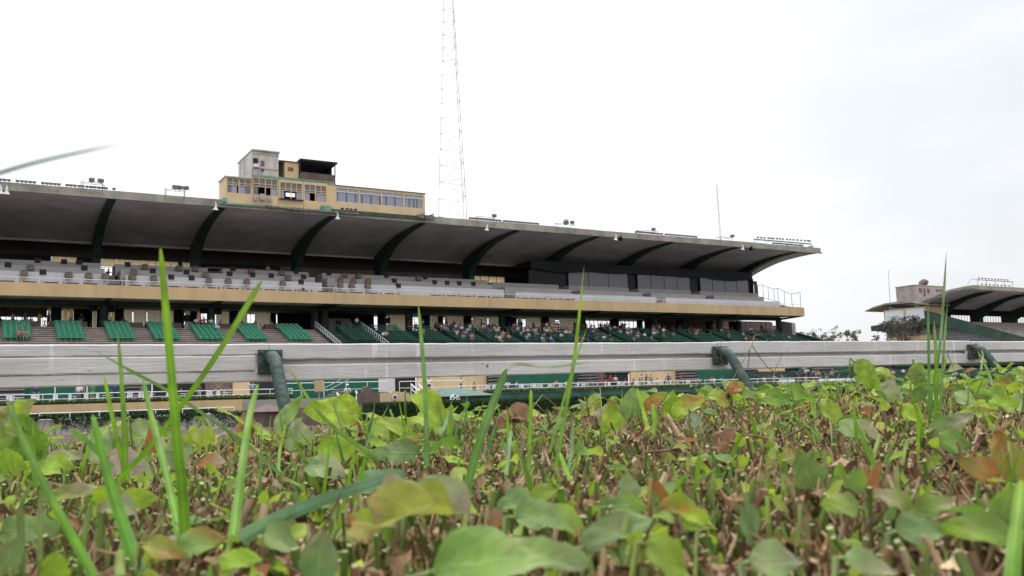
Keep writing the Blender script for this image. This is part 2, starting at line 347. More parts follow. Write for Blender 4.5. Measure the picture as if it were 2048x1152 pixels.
# balcony
BT, BB = 12.6, 11.27
XB = 113.25
for xa, xb_ in ((XL, 35.0), (35.03, XB)):
    b = MB(); b.prism([(100,BB),(100,BT),(100.25,BT),(100.25,BB+.12),(101,BB+.12)], xa, xb_); b.build('balcony_front', 'tan', gs)
b = MB(); b.prism([(100.26,11.4),(100.26,12.0),(122,12.6),(122,12.0),(108,11.55),(101,11.35)], XL, XB); b.build('balcony_floor', 'concrete', gs)
b = MB(); b.prism([(104.9,11.0),(104.9,11.42),(106.1,11.5),(106.1,11.0)], XL, XB); b.build('balcony_beam', 'dkgreen', gs)
for x in RIBX:
    for dx in ((-.55, .55) if abs(x-35.1) < .1 else (0,)):
        b = MB(); b.prism([(100.3,11.22),(105.0,11.05),(105.0,11.36),(100.3,11.40)], x+dx-.2, x+dx+.2).build('balcony_bracket', 'dkgreen', gs)
# lower columns
for x in RIBX:
    for dx in ((-.62, .62) if abs(x-35.1) < .1 else (0,)):
        b = MB(); b.lathe([(.46,8.0),(.46,11.02)], x+dx, 105.5, 16).build('column', 'dkgreen', gs, smooth=False)
for x in np.arange(-58, 113, 6.5):
    if not 30 < x < 37: b = MB(); b.box(x-.45, x+.45, 112.2, 113.0, 8.2, 11.5).build('rear_column', 'dark', gs)
# balcony tiers: parapet walls with aisles between
def px(x, y, Y): return PY(x, y, Y)[0]
TIER = [ # name, Y, z top, floor z, [(px start, px end)], material
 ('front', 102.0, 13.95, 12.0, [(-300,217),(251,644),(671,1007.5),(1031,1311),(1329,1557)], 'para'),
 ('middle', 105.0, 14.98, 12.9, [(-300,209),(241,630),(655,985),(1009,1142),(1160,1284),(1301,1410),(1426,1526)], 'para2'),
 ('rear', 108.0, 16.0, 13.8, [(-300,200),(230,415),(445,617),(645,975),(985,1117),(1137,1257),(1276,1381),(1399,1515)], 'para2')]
def tier_z(Y, ty): return ty
for name, Y, zt, fz, segs, mm in TIER:
    for i, (a, c) in enumerate(segs):
        xa, xc = (XL if a < -100 else px(a, 560, Y)), px(c, 570, Y)
        drop = 0 if xa < 60 else -.25
        b = MB(); b.box(xa, xc, Y, Y+.14, fz, zt+drop)
        b.box(xa, xa+.12, Y+.14, Y+2.86, fz, zt+drop); b.box(xc-.12, xc, Y+.14, Y+2.86, fz, zt+drop)
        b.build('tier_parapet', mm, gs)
b = MB(); b.prism([(102.1,12.0),(102.1,12.9),(105,12.9),(105,13.8),(108,13.8),(108,14.7),(122,14.7),(122,12.6)], XL, 112.6); b.build('tiered_floor', 'step', gs)
# upper rear wall with a clerestory strip
ZW = 122.0
def wallseg(bm, x0, x1, z0, z1, Y=ZW, th=.25, mi=0): bm.box(x0, x1, Y, Y+th, z0, z1, mi)
pa = lambda x: px(x, 525, ZW)
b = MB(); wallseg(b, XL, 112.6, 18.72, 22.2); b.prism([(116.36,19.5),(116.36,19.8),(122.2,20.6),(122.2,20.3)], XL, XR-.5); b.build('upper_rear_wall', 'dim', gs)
b = MB()
segs = [(-300,102,'dark'),(154,189.5,'dark'),(357.5,365.5,'dark'),(381.5,560,'dark'),(560,940,'olive'),(1008,1502,'dark')]
for a, c, mm in segs:
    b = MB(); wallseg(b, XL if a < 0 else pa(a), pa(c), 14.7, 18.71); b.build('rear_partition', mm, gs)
b = MB(); wallseg(b, XL, pa(930), 14.7, 16.1, ZW-.3); b.build('counter', 'dark', gs)
def panes(name, x0, x1, z0, z1, Y, n, pane_mat, frame='dark', parent=gs, tr=None, open_=(), mw=.032):
    b = MB()
    for i in range(n+1): xx = x0+(x1-x0)*i/n; b.box(xx-mw, xx+mw, Y-.02, Y+.08, z0, z1)
    b.box(x0, x1, Y-.03, Y+.09, z0-.06, z0); b.box(x0, x1, Y-.03, Y+.09, z1, z1+.06)
    if tr: b.box(x0, x1, Y-.025, Y+.085, tr-.04, tr+.04)
    fr = b.build(name, frame, parent)
    if pane_mat:
        b = MB(); any_ = False
        for i in range(n):
            if i in open_: continue
            b.box(x0+(x1-x0)*i/n+.05, x0+(x1-x0)*(i+1)/n-.05, Y+.01, Y+.03, z0, z1); any_ = True
        if any_: b.build('pane', pane_mat, fr)
    return fr
for a, c, n, zb, mm in ((103,153,3,17.7,'creamglass'),(190,232,3,17.75,'creamglass'),(234,356,8,17.75,'creamglass'),(366,381,2,17.6,'creamglass'),(942,1007,4,17.62,'creamglass')):
    panes('clerestory_window', pa(a), pa(c), zb, 18.65, ZW-.2, n, mm)
for a, c, n in ((190,232,3),(234,356,8),(366,381,2),(942,1007,4)): panes('open_window', pa(a), pa(c), 16.2, 17.5, ZW-.2, n, None)
b = MB(); b.box(pa(234), pa(310), ZW-.1, ZW, 16.2, 17.25).box(pa(103), pa(153), ZW-.1, ZW, 14.7, 17.7); b.build('blind', 'olive', gs)
# bar and counter in the upper level
b = MB(); b.box(px(410,530,118), px(552,530,118), 117.2, 118, 14.7, 17.0).box(px(410,530,117), px(552,530,117), 116.6, 118.2, 17.2, 17.45); b.build('bar_counter', 'olive', gs)
b = MB(); b.box(px(663,530,119), px(824,530,119), 118.9, 119.1, 17.3, 17.5); b.build('wall_rail', 'dark', gs)
# glazed boxes on the right half of the balcony
YG = 110.6
for a, c, n in ((1137,1256,3),(1275,1380,4),(1400,1497,4)):
    x0, x1 = px(a,565,YG), px(c,572,YG); panes('box_window', x0, x1, 15.3, 18.3, YG, n, 'glass_d', 'black')
    b = MB(); b.box(x0, x1, YG-.05, YG+.3, 13.8, 15.24); b.build('box_wall', 'para2', gs)
for a, c in ((1060,1137),(1257,1275),(1381,1399),):
    b = MB(); b.box(px(a,565,YG)+.02, px(c,570,YG)-.02, YG+.3, YG+.5, 13.8, 18.3); b.build('box_doorway', 'black', gs)
b = MB(); x0, x1 = px(1060,550,YG), px(1502,555,YG); nn = 24       # sagging dark ceiling cloth
vs = []; fs = []
for i in range(nn*3+1):
    xx = x0+(x1-x0)*i/(nn*3); s_ = abs(math.sin(i*math.pi/18.)); zz = 18.35 - .35*s_*(.5+.5*math.sin(i*.13))
    vs += [(xx, YG-.3, zz), (xx, YG-.3, 19.6), (xx, 116, 19.4)]
for i in range(nn*3): fs += [(i*3, i*3+3, i*3+4, i*3+1), (i*3+1, i*3+4, i*3+5, i*3+2)]
b.add(vs, fs); b.build('ceiling_drape', 'dark', gs)
# right-hand end of the balcony
b = MB(); xe = 113.0
b.box(112.62, 112.8, 110.2, 122, 14.7, 18.6); b.build('end_wall', 'dark', gs)
b = MB(); b.box(px(1497,570,111), px(1504,570,111), 110.9, 111.1, 15.2, 18.2).box(px(1509,575,111), px(1514,575,111), 110.9, 111.1, 15.0, 18.0).box(px(1497,570,111), px(1514,575,111), 110.92, 111.08, 17.7, 18.3); b.build('end_door_frame', 'redbrown', gs)
b = MB(); posts = [(1516.5,571,593),(1527,569.5,595),(1537.5,574,599),(1549,578,601),(1557,576,604),(1570,582.5,612),(1584.5,588,614.5),(1602,584.5,615)]
prev = None; XE = 113.6
for (xx, y0, y1) in posts:
    a, c = PX(xx, y0, XE), PX(xx, y1, XE); a[1] = c[1]; b.bar(c, a, .045, 5)
    if prev is not None: b.bar(prev[1], a, .035, 4); b.bar(prev[0], c, .035, 4)
    prev = (c, a)
b.build('end_screen_frame', 'steel', gs)
b = MB(); b.prism([(100.3,12.62),(101.6,12.62),(104.6,13.5),(107.8,14.4),(112,15.2),(112,12.0),(100.3,12.0)], 112.85, 113.2); b.build('end_stringer', 'para2', gs)
# rail along the balcony front
b = MB(); x = XL
while x < 112: b.bar((x,100.14,BT), (x,100.14,BT+.52), .03, 4); x += 1.9
b.bar((XL,100.14,BT+.52), (112.4,100.14,BT+.52), .034, 5); b.build('balcony_rail', 'white', gs)
# lower seating deck
NR = 18; prof_ = []
for r in range(NR):
    y, z = 103-.75*r, 8.4-.265*r; prof_ += [(y, z), (y-.75, z), (y-.75, z-.11), (y-.58, z-.12), (y-.58, z-.265)]
yE = 103-.75*NR; prof_ = prof_[:-1]+[(yE+.17, 2.6), (103, 2.6)]
XG = px(628, 655, 103)
b = MB(); b.prism(prof_, XL, XG-.02); b.build('seating_deck', 'step', gs)
b = MB(); b.prism(prof_, XG+.35, 114.3); b.build('seating_deck', 'stepgreen', gs)
b = MB(); b.prism([(103.3,8.85),(89.5,4.2),(89.5,2.6),(103.3,2.6)], XG-.01, XG+.34); b.build('stair_stringer', 'dkgreen', gs)
b = MB(); b.prism([(107.5,9.75),(103.5,9.0),(97.0,7.15),(88.0,4.55),(88.0,2.6),(107.5,2.6)], 114.32, 114.7); b.build('end_stringer', 'dkgreen', gs)
b = MB(); b.box(XL, 114.3, 103.01, 121, 7.9, 8.39); b.build('concourse_floor', 'step', gs)
b = MB(); b.prism([(102.9,8.0),(102.9,10.4),(105.4,10.9),(105.4,8.0)], 113.4, 114.2); b.build('end_wall', 'concrete', gs)
for X0, y0 in ((XG+.17, 103.0), (px(722, 655, 103), 103.0)):
    b = MB(); pr = None
    for i in range(15):
        y = y0-.62*i; z = 8.5-.22*i
        b.bar((X0,y,z), (X0,y,z+1.0), .035, 4); 
        if pr: b.bar((X0,pr[0],pr[1]+1.0), (X0,y,z+1.0), .03, 4); b.bar((X0,pr[0],pr[1]+.5), (X0,y,z+.5), .02, 4)
        pr = (y, z)
    b.build('stair_rail', 'white', gs)
# rear of the lower concourse: curtains, glazing, gaps to the sky
YC_ = 118.0
pc = lambda x: px(x, 630, YC_)
def curtain(x0, x1, lean=0):
    n = max(6, int((x1-x0)*9)); vs = []; fs = []; ph = rs.uniform(0, 6)
    for i in range(n+1):
        t_ = i/n; xx = x0+(x1-x0)*t_
        for j, z in enumerate((8.4, 9.3, 10.4, 11.97)):
            amp = .07+.05*(3-j)/3
            vs.append((xx + lean*(3-j)/3*(1 if t_ > .5 else -1)*abs(t_-.5)*2 + .05*math.sin(i*2.3+j), YC_-.2+amp*math.sin(i*1.9+ph)+.03*math.sin(i*.7+j*1.3), z))
    for i in range(n):
        for j in range(3): fs.append((i*4+j, i*4+4+j, i*4+5+j, i*4+1+j))
    b = MB(); b.add(vs, fs); b.build('curtain', 'curtain', gs, smooth=True)
cz = [(235,264),(266,292),(294,319),(320,353),(369,381),(431,462),(464,494),(508,540),(773,812),(835,874),(887,929),(943,973),(976,1002),(1008,1019),(1034,1042),(1050,1081),(1095,1107),(1116,1152)]
for i, (a, c) in enumerate(cz): curtain(pc(a), pc(c), rs.uniform(-.3, .35) if a > 700 else .05)
for a, c, n, tr, mm in ((96,102,1,None,'creamglass'),(114,148,3,9.6,'creamglass'),(185,194,1,None,'creamglass'),(211,233,2,9.6,'creamglass'),(394,402,1,None,'creamglass'),(232,540,22,9.6,None),(748,758,1,None,None),(-20,96,11,9.7,None)):
    panes('rear_window', pc(a), pc(c), 8.4, 11.93, YC_+.1, n, mm, 'dark', gs, tr)
for a, c, n, z0, z1 in ((1171,1221,6,10.4,11.95),(1233,1275,5,10.6,11.95),(1285,1298,2,10.7,11.95),(1472,1540,7,10.2,12.0),(773,1160,46,8.5,11.4)):
    panes('rear_window', pc(a), pc(c), z0, z1, YC_+.1, n, None, 'dark', gs)
b = MB()                                      # grey fabric blinds behind the far left seats
b.box(pc(-300), pc(94), YC_, YC_+.05, 10.8, 11.97); b.build('blind', 'olive', gs)
b = MB()
for a, c in ((-300,-20),(102,114),(148,185),(194,211),(353,369),(381,394),(540,553),(556,748),(758,773),(812,826),(874,887),(929,943),(1019,1034),(1081,1095),(1160,1171),(1221,1233),(1275,1285),):
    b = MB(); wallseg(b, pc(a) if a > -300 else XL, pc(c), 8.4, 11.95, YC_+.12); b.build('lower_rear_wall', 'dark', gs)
b.build('lower_rear_wall', 'dark', gs)
b = MB(); b.prismY([(pc(1160), 8.4), (pc(1300), 8.4), (pc(1300), 10.6), (pc(1160), 10.3)], YC_+.13, YC_+.3); b.build('lower_rear_wall', 'dark', gs)
b = MB(); b.prismY([(pc(1470), 8.4), (pc(1545), 8.4), (pc(1545), 11.35), (pc(1530), 11.2), (pc(1470), 10.35)], YC_-.6, YC_-.3); b.build('lower_rear_wall', 'rust', gs)
b = MB(); wallseg(b, pc(1298), pc(1470), 8.4, 12.05, YC_+.12); b.build('lower_rear_wall', 'olive', gs)
b = MB(); wallseg(b, pc(1545), 114.2, 8.4, 12.0, YC_+.12); b.build('lower_rear_wall', 'rust', gs)
b = MB(); YD = 111.0
for i in range(8): b.box(px(646+i*7.0,640,YD), px(651.5+i*7.0,640,YD), YD, YD+.08, 8.4, 10.6)
b.box(px(646,640,YD), px(705,640,YD), YD+.1, YD+.2, 8.4, 10.3); b.build('folding_door', 'para2', gs)
b = MB(); b.box(px(671,640,YD), px(682,640,YD), YD-.1, YD-.02, 8.4, 10.35); b.build('doorway', 'black', gs)
b = MB()                                      # flat projecting hoods over the concourse
for a, c in ((1375,1392),(1405,1422)): b.box(pc(a), pc(c), 116.5, 117.9, 9.9, 10.1)
b.build('wall_hood', 'dark', gs)
# black sloping awning of the bar in the lower concourse
b = MB(); b.prismY([(px(1175,650,110),8.5),(px(1175,650,110),9.3),(px(1200,650,110),9.9),(px(1238,650,110),10.15),(px(1240,650,110),9.7),(px(1250,650,110),8.5)], 109, 110.5); b.build('bar_canopy', 'dark', gs)
# front wall of the deck, with its openings and stairs
YF = 89.45
pf = lambda x: px(x, 770, YF)
def fw(a, c, mm, z0=.35, z1=3.7, dy=0, name='front_wall'):
    b = MB(); b.box(XL if a < -200 else pf(a), pf(c), YF+dy, YF+dy+.3, z0, z1); b.build(name, mm, gs)
fw(-300,300,'green'); fw(300,412,'black',name='opening',dy=.5); fw(412,466,'brown',dy=.3); fw(466,500,'cream'); fw(500,516,'dark',dy=.4,name='opening'); fw(516,560,'dark',dy=.4,name='opening')
fw(560,757,'green'); fw(757,790,'para'); fw(790,835,'black',dy=.5,name='opening'); fw(835,973,'cream'); fw(973,1192,'green')
fw(1192,1212,'redbrown',dy=.3); fw(1212,1262,'dark',dy=.5,name='opening'); fw(1262,1352,'cream'); fw(1352,1512,'green'); fw(1512,1572,'cream'); fw(1572,1600,'dark',dy=.4,name='opening'); fw(1600,1760,'green'); fw(1760,1860,'dark',dy=.4,name='opening')
for a, c in ((-4,48),(250,275),(975,1000),(1155,1180),(1352,1380),(1482,1506),(1625,1662)):
    b = MB(); n = 9
    for i in range(n): b.box(pf(a), pf(c), YF-.3*(n-i), YF-.02, .35+.36*i, .35+.36*i+.1, 1); b.box(pf(a), pf(c), YF-.3*(n-i)+.06, YF-.03, .45+.36*i, .35+.36*(i+1)-.002, 0)
    b.build('front_stair', ['dark', 'step'], gs)
b = MB(); x0, x1 = pf(412), pf(466); s_ = .28; z = .6          # lattice screen
nx = int((x1-x0)/s_)
for i in range(-8, nx+1):
    for sg in (1, -1):
        a0 = x0 + i*s_ if sg > 0 else x0+i*s_+2.4
        p0, p1 = np.array([a0, YF+.2, .6]), np.array([a0+sg*2.4, YF+.2, 3.0])
        lo, hi = sorted((p0[0], p1[0])); 
        if lo >= x0-.01 and hi <= x1+.01: b.bar(p0, p1, .02, 4)
b.build('lattice_screen', 'cream', gs)

# ------------------------------------------------------------------ commentary booth on the roof edge
YB = 99.72
bx = lambda x, y=400: px(x, y, YB)
bt = root('commentary_booth', (34, 101.5, 21.9), 'cream painted row of glazed commentary rooms standing on the roof edge of the long grandstand', 'roof booth')
def bz(x, y): return PY(x, y, YB)[2]
zt1 = bz(470, 352)
X0, X1, X2, X3, X4 = bx(451), bx(504), bx(557), bx(660), bx(672)
XEb = bx(850)
YBk = YB + 3.1
# left cream room
zL0, zL1 = 22.3, bz(480, 356)
def room(x0, x1, z0, z1, mm, y0=YB, y1=YBk, name='wall', wins=None):
    """a hollow room: side walls, rear wall, floor, and a front wall left open where windows sit"""
    b = MB(); T = .12
    b.box(x0, x0+T, y0+T, y1, z0, z1).box(x1-T, x1, y0+T, y1, z0, z1)
    if wins is None: b.box(x0, x1, y0, y0+T, z0, z1)
    else:
        wz0, wz1 = wins[0][2], wins[0][3]
        b.box(x0, x1, y0, y0+T, z0, wz0); b.box(x0, x1, y0, y0+T, wz1, z1)
        xs_ = [x0] + [q for wv in wins for q in wv[:2]] + [x1]
        for i in range(0, len(xs_), 2):
            if xs_[i+1]-xs_[i] > .02: b.box(xs_[i], xs_[i+1], y0, y0+T, wz0, wz1)
    return b.build(name, mm, bt)
def wingrid(x0, x1, z0, z1, nx, rows, blinds, frame='cream'):
    b = MB(); y = YB+.02
    for i in range(nx+1): xx = x0+(x1-x0)*i/nx; b.box(xx-.035, xx+.035, y, y+.07, rows[0], z1)
    for i in range(0, nx+1, max(1, nx//2)): xx = x0+(x1-x0)*i/nx; b.box(xx-.05, xx+.05, y-.005, y+.075, z0, z1)
    for z in (z0, *rows, z1): b.box(x0, x1, y+.004, y+.066, z-.035, z+.035)
    fr = b.build('window', frame, bt)
    b = MB(); b.box(x0, x1, y+.09, y+.1, rows[0], z1); b.build('pane', 'glass', fr)
    for (t0, t1, mm) in blinds:
        b = MB(); b.box(x0+(x1-x0)*t0, x0+(x1-x0)*t1, y+.1, y+.12, z0, rows[0]); b.build('pane', mm, fr)
wb, wt = bz(480, 387), bz(480, 357.5)
r1, r2 = bz(480, 370.5), bz(480, 366.5)
room(X0, X1-.02, 22.1, zL1, 'cream', wins=[(X0+.15, X1-.12, wb, wt)])
wingrid(X0+.15, X1-.12, wb, wt, 4, (r1, r2), [(0,.2,'glass'),(.2,.42,'glass_l'),(.52,.75,'glass_l'),(.75,1,'glass')])
b = MB(); b.box(X0-.12, X1-.05, YB-.12, YBk+.1, zL1, zL1+.1); b.build('roof', 'concrete', bt)
# tower room
zT0, zT1 = bz(530, 353), bz(505, 301)
room(X1, X2, 22.1, zT0, 'cream', y1=YB+6.4, wins=[(X1+.1, X2-.08, bz(530,391), bz(530,357.5))])
wingrid(X1+.1, X2-.08, bz(530,391), bz(530,357.5), 4, (bz(530,374), bz(530,368.5)), [(0,.22,'glass'),(.72,1,'glass_l')])
b = MB(); b.box(X1, X2, YB+.01, YB+.13, zT0, zT1).box(X1, X1+.12, YB+.13, YB+6.4, zT0, zT1).box(X2-.12, X2, YB+.13, YB+6.4, zT0, zT1).box(X1+.12, X2-.12, YB+6.2, YB+6.39, 22.1, zT1); b.build('tower_wall', 'booth_grey', bt)
b = MB(); b.box(X1-.08, X2+.1, YB-.25, YB+6.6, zT1, zT1+.14).box(X1-.02, X2+.04, YB-.05, YB+.0, zT1-.38, zT1); b.build('roof', 'concrete', bt)
b = MB(); b.box(X1-.04, X2+.03, YB-.06, YB, zT0-.12, zT0+.1); b.build('trim', 'palegreen', bt)
b = MB(); b.box(bx(506,320), bx(516,320), YB-.06, YB-.005, bz(510,329), bz(510,316.5)); b.build('window', 'black', bt)
b = MB(); b.box(bx(521.5,320), bx(528.5,320), YB-.05, YB-.005, bz(525,332), bz(525,321.5)); wv = b.build('window', 'redbrown', bt)
b = MB(); b.box(bx(523,320), bx(527,320), YB-.07, YB-.052, bz(525,330), bz(525,323.5)); b.build('pane', 'glass', wv)
b = MB(); b.box(bx(506,333), bx(516,333), YB-.4, YB-.06, bz(510,335), bz(510,328.8)); b.build('air_conditioner', 'white', bt)
b = MB(); b.tube([(X1-.02, YB-.06, bz(504,375)), (X1-.02, YB-.06, bz(504,338)), (X1+.5, YB-.06, bz(507,336)), (X2, YB-.06, bz(557,341))], .03, 5); b.build('pipe', 'brown', bt)
b = MB(); b.bar((bx(524.5,341), YB-.25, bz(525,341)), (bx(524.5,341), YB-.02, bz(525,341)), .13, 8); b.build('lamp', 'black', bt)
# ladder cage at the tower's left
b = MB(); xx = X1-.5
for yy in (YB+1.6, YB+3.4): b.bar((xx, yy, zL1), (xx, yy, zT1-.3), .03, 4)
for z in np.arange(zL1, zT1-.3, .6): b.bar((xx, YB+1.6, z), (xx, YB+3.4, z), .02, 4)
b.bar((xx, YB+1.6, zL1+1.1), (X1, YB+1.6, zL1+1.1), .02, 4); b.build('ladder', 'steel', bt)
# recess and small cream room, then open balcony with rusted front
zM = bz(600, 359)
Xa, Xb_, Xc = bx(571), bx(599), bx(671)
b = MB(); b.box(X2+.02, Xa-.02, YB+1.2, YB+1.4, zM, bz(565,325)); b.build('recess_wall', 'teal', bt)
zc = bz(585, 323.5)
b = MB(); b.box(Xa, Xb_, YB+.3, YB+.42, zM, zc).box(Xa, Xa+.1, YB+.42, YBk, zM, zc).box(Xb_-.1, Xb_, YB+.42, YBk, zM, zc); b.build('wall', 'cream', bt)
b = MB(); b.box(bx(577,335), bx(588,335), YB+.25, YB+.295, bz(583,341), bz(583,333.5)); b.build('shutter', 'redbrown', bt)
b = MB(); b.box(X2+.1, Xb_+.05, YB+.15, YBk+.3, zc, zc+.1); b.build('roof', 'brown', bt)
zr0, zr1 = bz(640, 363), bz(640, 347.5)
b = MB(); n = 34
for i in range(n):
    xa_, xb2 = Xb_+(Xc-Xb_)*i/n, Xb_+(Xc-Xb_)*(i+1)/n
    b.box(xa_+.01, xb2-.01, YB-.02-(.03 if i % 2 else 0), YB+.04, zr0+(-.35 if xa_ > bx(655) else -.1)-.02, zr1+rs.uniform(-.02,.02))
b.build('rusted_balcony_front', 'rust', bt)
zro = bz(640, 326.5)
b = MB(); b.prism([(YB-.5,zro+.02),(YB-.5,zro+.2),(YBk+.6,zro+.05),(YBk+.6,zro-.1)], Xb_-.05, Xc+.12); b.build('roof', 'dark', bt)
b = MB(); b.box(bx(607), Xc, YBk+.3, YBk+.4, zM, zro-.05).box(Xb_, bx(607), YBk+.3, YBk+.4, zM, bz(603,344)).box(Xb_, bx(607), YBk+.3, YBk+.4, bz(603,339.5), zro-.05).box(Xc-.1, Xc, YB+1.2, YBk+.3, zM, zro-.05); b.build('rear_wall', 'dark', bt)
for xx in (Xb_+.06, Xc-.06): b = MB(); b.box(xx-.05, xx+.05, YB-.1, YB, zr1-.2, zro+.02); b.build('post', 'dark', bt)
# middle rooms, two window groups
zm1 = bz(610, 361.5)
for a, c, yb_, yt, r_, bl in ((560,604.5,397.5,364,(380,376),[(0,.2,'glass_l'),(.75,1,'glass_l')]),(609,653,401,368.5,(384,380),[(0,.25,'glass_l'),(.55,1,'glass_l')])):
    room(bx(a)-.12, bx(c)+.18, 22.1, zm1, 'cream', wins=[(bx(a), bx(c), bz(a,yb_), bz(a,yt))])
    wingrid(bx(a), bx(c), bz(a,yb_), bz(a,yt), 4, (bz(a,r_[0]), bz(a,r_[1])), bl)
b = MB(); b.box(X2+.02, X4-.3, YB-.08, YBk, zm1, zm1+.16); b.build('trim', 'palegreen', bt)
b = MB(); b.box(bx(558), bx(605.5), YB-.35, YB-.02, bz(580,400.5), bz(580,399)); b.build('shelf', 'dark', bt)
b = MB(); b.box(bx(451), bx(504), YBk-.1, YBk, 22.1, zL1-.05); b.build('rear_wall', 'dark', bt); b = MB()
xg0, xg1 = px(571,393,YBk), px(590,393,YBk)
b.box(X2, xg0, YBk-.1, YBk, 22.1, zm1); b.box(xg1, bx(655), YBk-.1, YBk, 22.1, zm1); b.box(xg0, xg1, YBk-.1, YBk, 22.1, PY(580,394,YBk)[2]); b.box(xg0, xg1, YBk-.1, YBk, PY(580,386,YBk)[2], zm1)
b.build('rear_wall', 'dark', bt)
b = MB(); b.box(bx(656), X4, YB-.03, YBk, 22.1, bz(665,367)); b.build('pier', 'cream', bt)
b = MB(); b.box(X0, XEb, YB+.1, YBk, 21.95, 22.12); b.build('floor', 'concrete', bt)
# long low right wing
zw0, zw1 = bz(760, 399), bz(760, 380)
zwt = bz(760, 378.5)
def bzl(x, yl, yr, xl=672, xr=850): return bz(x, yl+(yr-yl)*(x-xl)/(xr-xl))
wt_, wb_ = bz(680, 376), bz(680, 403.5)
gr = [(673.5,717),(719.5,762),(764.5,806),(808.5,845)]
room(X4+.01, XEb, 22.1, bz(676,371.5), 'cream', wins=[(bx(a), bx(c), wb_, wt_) for a, c in gr])
for i, (a, c) in enumerate(gr):
    x0, x1 = bx(a), bx(c); y = YB+.03; zt_ = bz(680, 383)
    b = MB(); b.box(x0, x1, y, y+.06, zt_-.04, zt_+.04).box((x0+x1)/2-.03, (x0+x1)/2+.03, y, y+.06, zt_, wt_).box(x0, x1, y, y+.06, wt_-.04, wt_).box(x0, x1, y, y+.06, wb_, wb_+.03)
    fr = b.build('window', 'white', bt)
    b = MB(); b.box(x0, x1, y+.07, y+.08, zt_, wt_); b.build('pane', 'glass_l', fr)
    n = 12; b = MB()
    for j in range(n): b.box(x0+(x1-x0)*j/n, x0+(x1-x0)*(j+.93)/n, y+.07+.02*(j % 2), y+.09+.02*(j % 2), wb_, zt_, 1 if (j*7+i*3) % 5 == 0 or (i == 3 and j == 6) else 0)
    b.build('pane', ['glass_l', 'glass'], fr)
b = MB(); b.box(X4-.05, XEb+.06, YB-.1, YBk+.1, bz(676,371.5), bz(676,370)); b.build('roof', 'brown', bt)
b = MB(); b.box(X4, XEb-.1, YBk-.1, YBk, 22.1, bz(676,371.6)); b.build('rear_wall', 'cream', bt)
for xx in (684.5, 694, 702, 711): b = MB(); b.box(bx(xx-3), bx(xx+3), YB-.03, YB-.003, bz(690,419), bz(690,416)); b.build('vent', 'dark', bt)
# stained green base, cage and sills
b = MB(); b.box(bx(437), bx(660), YB-.05, YB+.1, 21.98, bz(480,407)); b.box(bx(444), bx(453), YB-.3, YB-.05, 22.2, bz(450,396.5)); b.build('base_wall', 'palegreen', bt)
b = MB(); b.box(bx(661), bx(851), YB-.05, YB+.1, 21.98, bz(740,424)); b.build('base_wall', 'stepgreen', bt)
b = MB(); b.box(bx(641), bx(660), YB-.32, YB-.05, 22.0, bz(650,412.5)); b.build('tank', 'palegreen', bt)
b = MB(); b.box(bx(519), bx(529), YB-.3, YB-.1, bz(524,401), bz(524,388.5)).box(bx(506.5), bx(513), YB-.2, YB-.1, bz(510,401), bz(510,389.5)).box(bx(534.5), bx(540), YB-.2, YB-.1, bz(537,402.5), bz(537,391.5)); b.build('notice_board', 'para2', bt)
b = MB(); xa_, xb2 = bx(506), bx(541)
for i in range(9): xx = xa_+(xb2-xa_)*i/8; b.bar((xx, YB-.6, 22.0), (xx, YB-.6, 22.75), .02, 4)
for z in (22.0, 22.4, 22.75): b.bar((xa_, YB-.6, z), (xb2, YB-.6, z), .022, 4); 
for xx in (xa_, xb2): b.bar((xx, YB-.6, 22.75), (xx, YB, 22.75), .02, 4); b.bar((xx, YB-.6, 22.02), (xx, YB, 22.02), .02, 4)
b.build('cage', 'lamp', bt)
b = MB(); x = bx(530)
while x < bx(710): b.box(x, x+.5, YB-.34, YB-.06, 21.9+rs.uniform(-.05,.1), 22.05+rs.uniform(0,.14)); x += .62
b.build('ledge_fittings', 'lamp', bt)
for a, c in ((833,846),(848,866)):
    b = MB(); b.box(bx(a), bx(c), YB-.3, YB-.06, 22.1, 22.55).bar((bx(a), YB-.4, 22.3), (bx(c), YB-.2, 22.75), .09, 6); b.build('roof_fitting', 'lamp', bt)

# ------------------------------------------------------------------ floodlights, loudspeakers, frames on the roof edge
b = MB(); b.box(-.17,.17,-.1,.1,.18,.38).bar((0,0,0),(0,0,.2),.03,4).box(-.13,.13,-.12,-.1,.21,.35); fl_me = b.mesh('floodlight', ['lamp'])
b = MB(); b.box(-.2,.2,-.12,.12,.14,.3).bar((0,0,0),(0,0,.16),.03,4); fs_me = b.mesh('floodlight', ['lamp'])
xs1 = [z/4 for z in (5,38,72,140,175,208,242,275,343,376,408,440,472,537,568,600,634,662,696,728,758,790,818,850,912)]
for i, xx in enumerate(xs1):
    p = PY(xx, 356, 100.7); inst('floodlight', fl_me, (p[0], 100.5, 22.55), 0, f'small boxy floodlight, {ORD[i]} from the left in the row on the roof edge', 'floodlight', 'small floodlights along the roof edge')
def lamprow(xa, xb, n, where, z=22.62, rail=True, me=fs_me, Y=100.6):
    p0, p1 = PY(xa, 440+(xa-900)*.083, Y)[0], PY(xb, 440+(xa-900)*.083, Y)[0]
    for i in range(n):
        inst('floodlight', me, (p0+(p1-p0)*i/(n-1), Y, z), 0, f'small floodlight, {ORD[i]} from left {where}', 'floodlight', 'small floodlights along the roof edge')
    if rail:
        b = MB(); b.box(p0-.3, p1+.3, Y-.06, Y+.06, z+.30, z+.36); b.box(p0-.3, p0-.2, Y-.05, Y+.05, z-.3, z+.3).box(p1+.2, p1+.3, Y-.05, Y+.05, z-.3, z+.3)
        o = b.build('lamp_bar', 'lamp'); tag(o, f'long thin steel bar carrying floodlights {where}', 'lamp bar', 'steel bars over the floodlight rows')
lamprow(942, 999, 10, 'in the row just right of the lattice mast')
lamprow(1010, 1074, 11, 'in the second row right of the lattice mast')
lamprow(1274, 1323, 10, 'in the row behind the sixth roof rib tip')
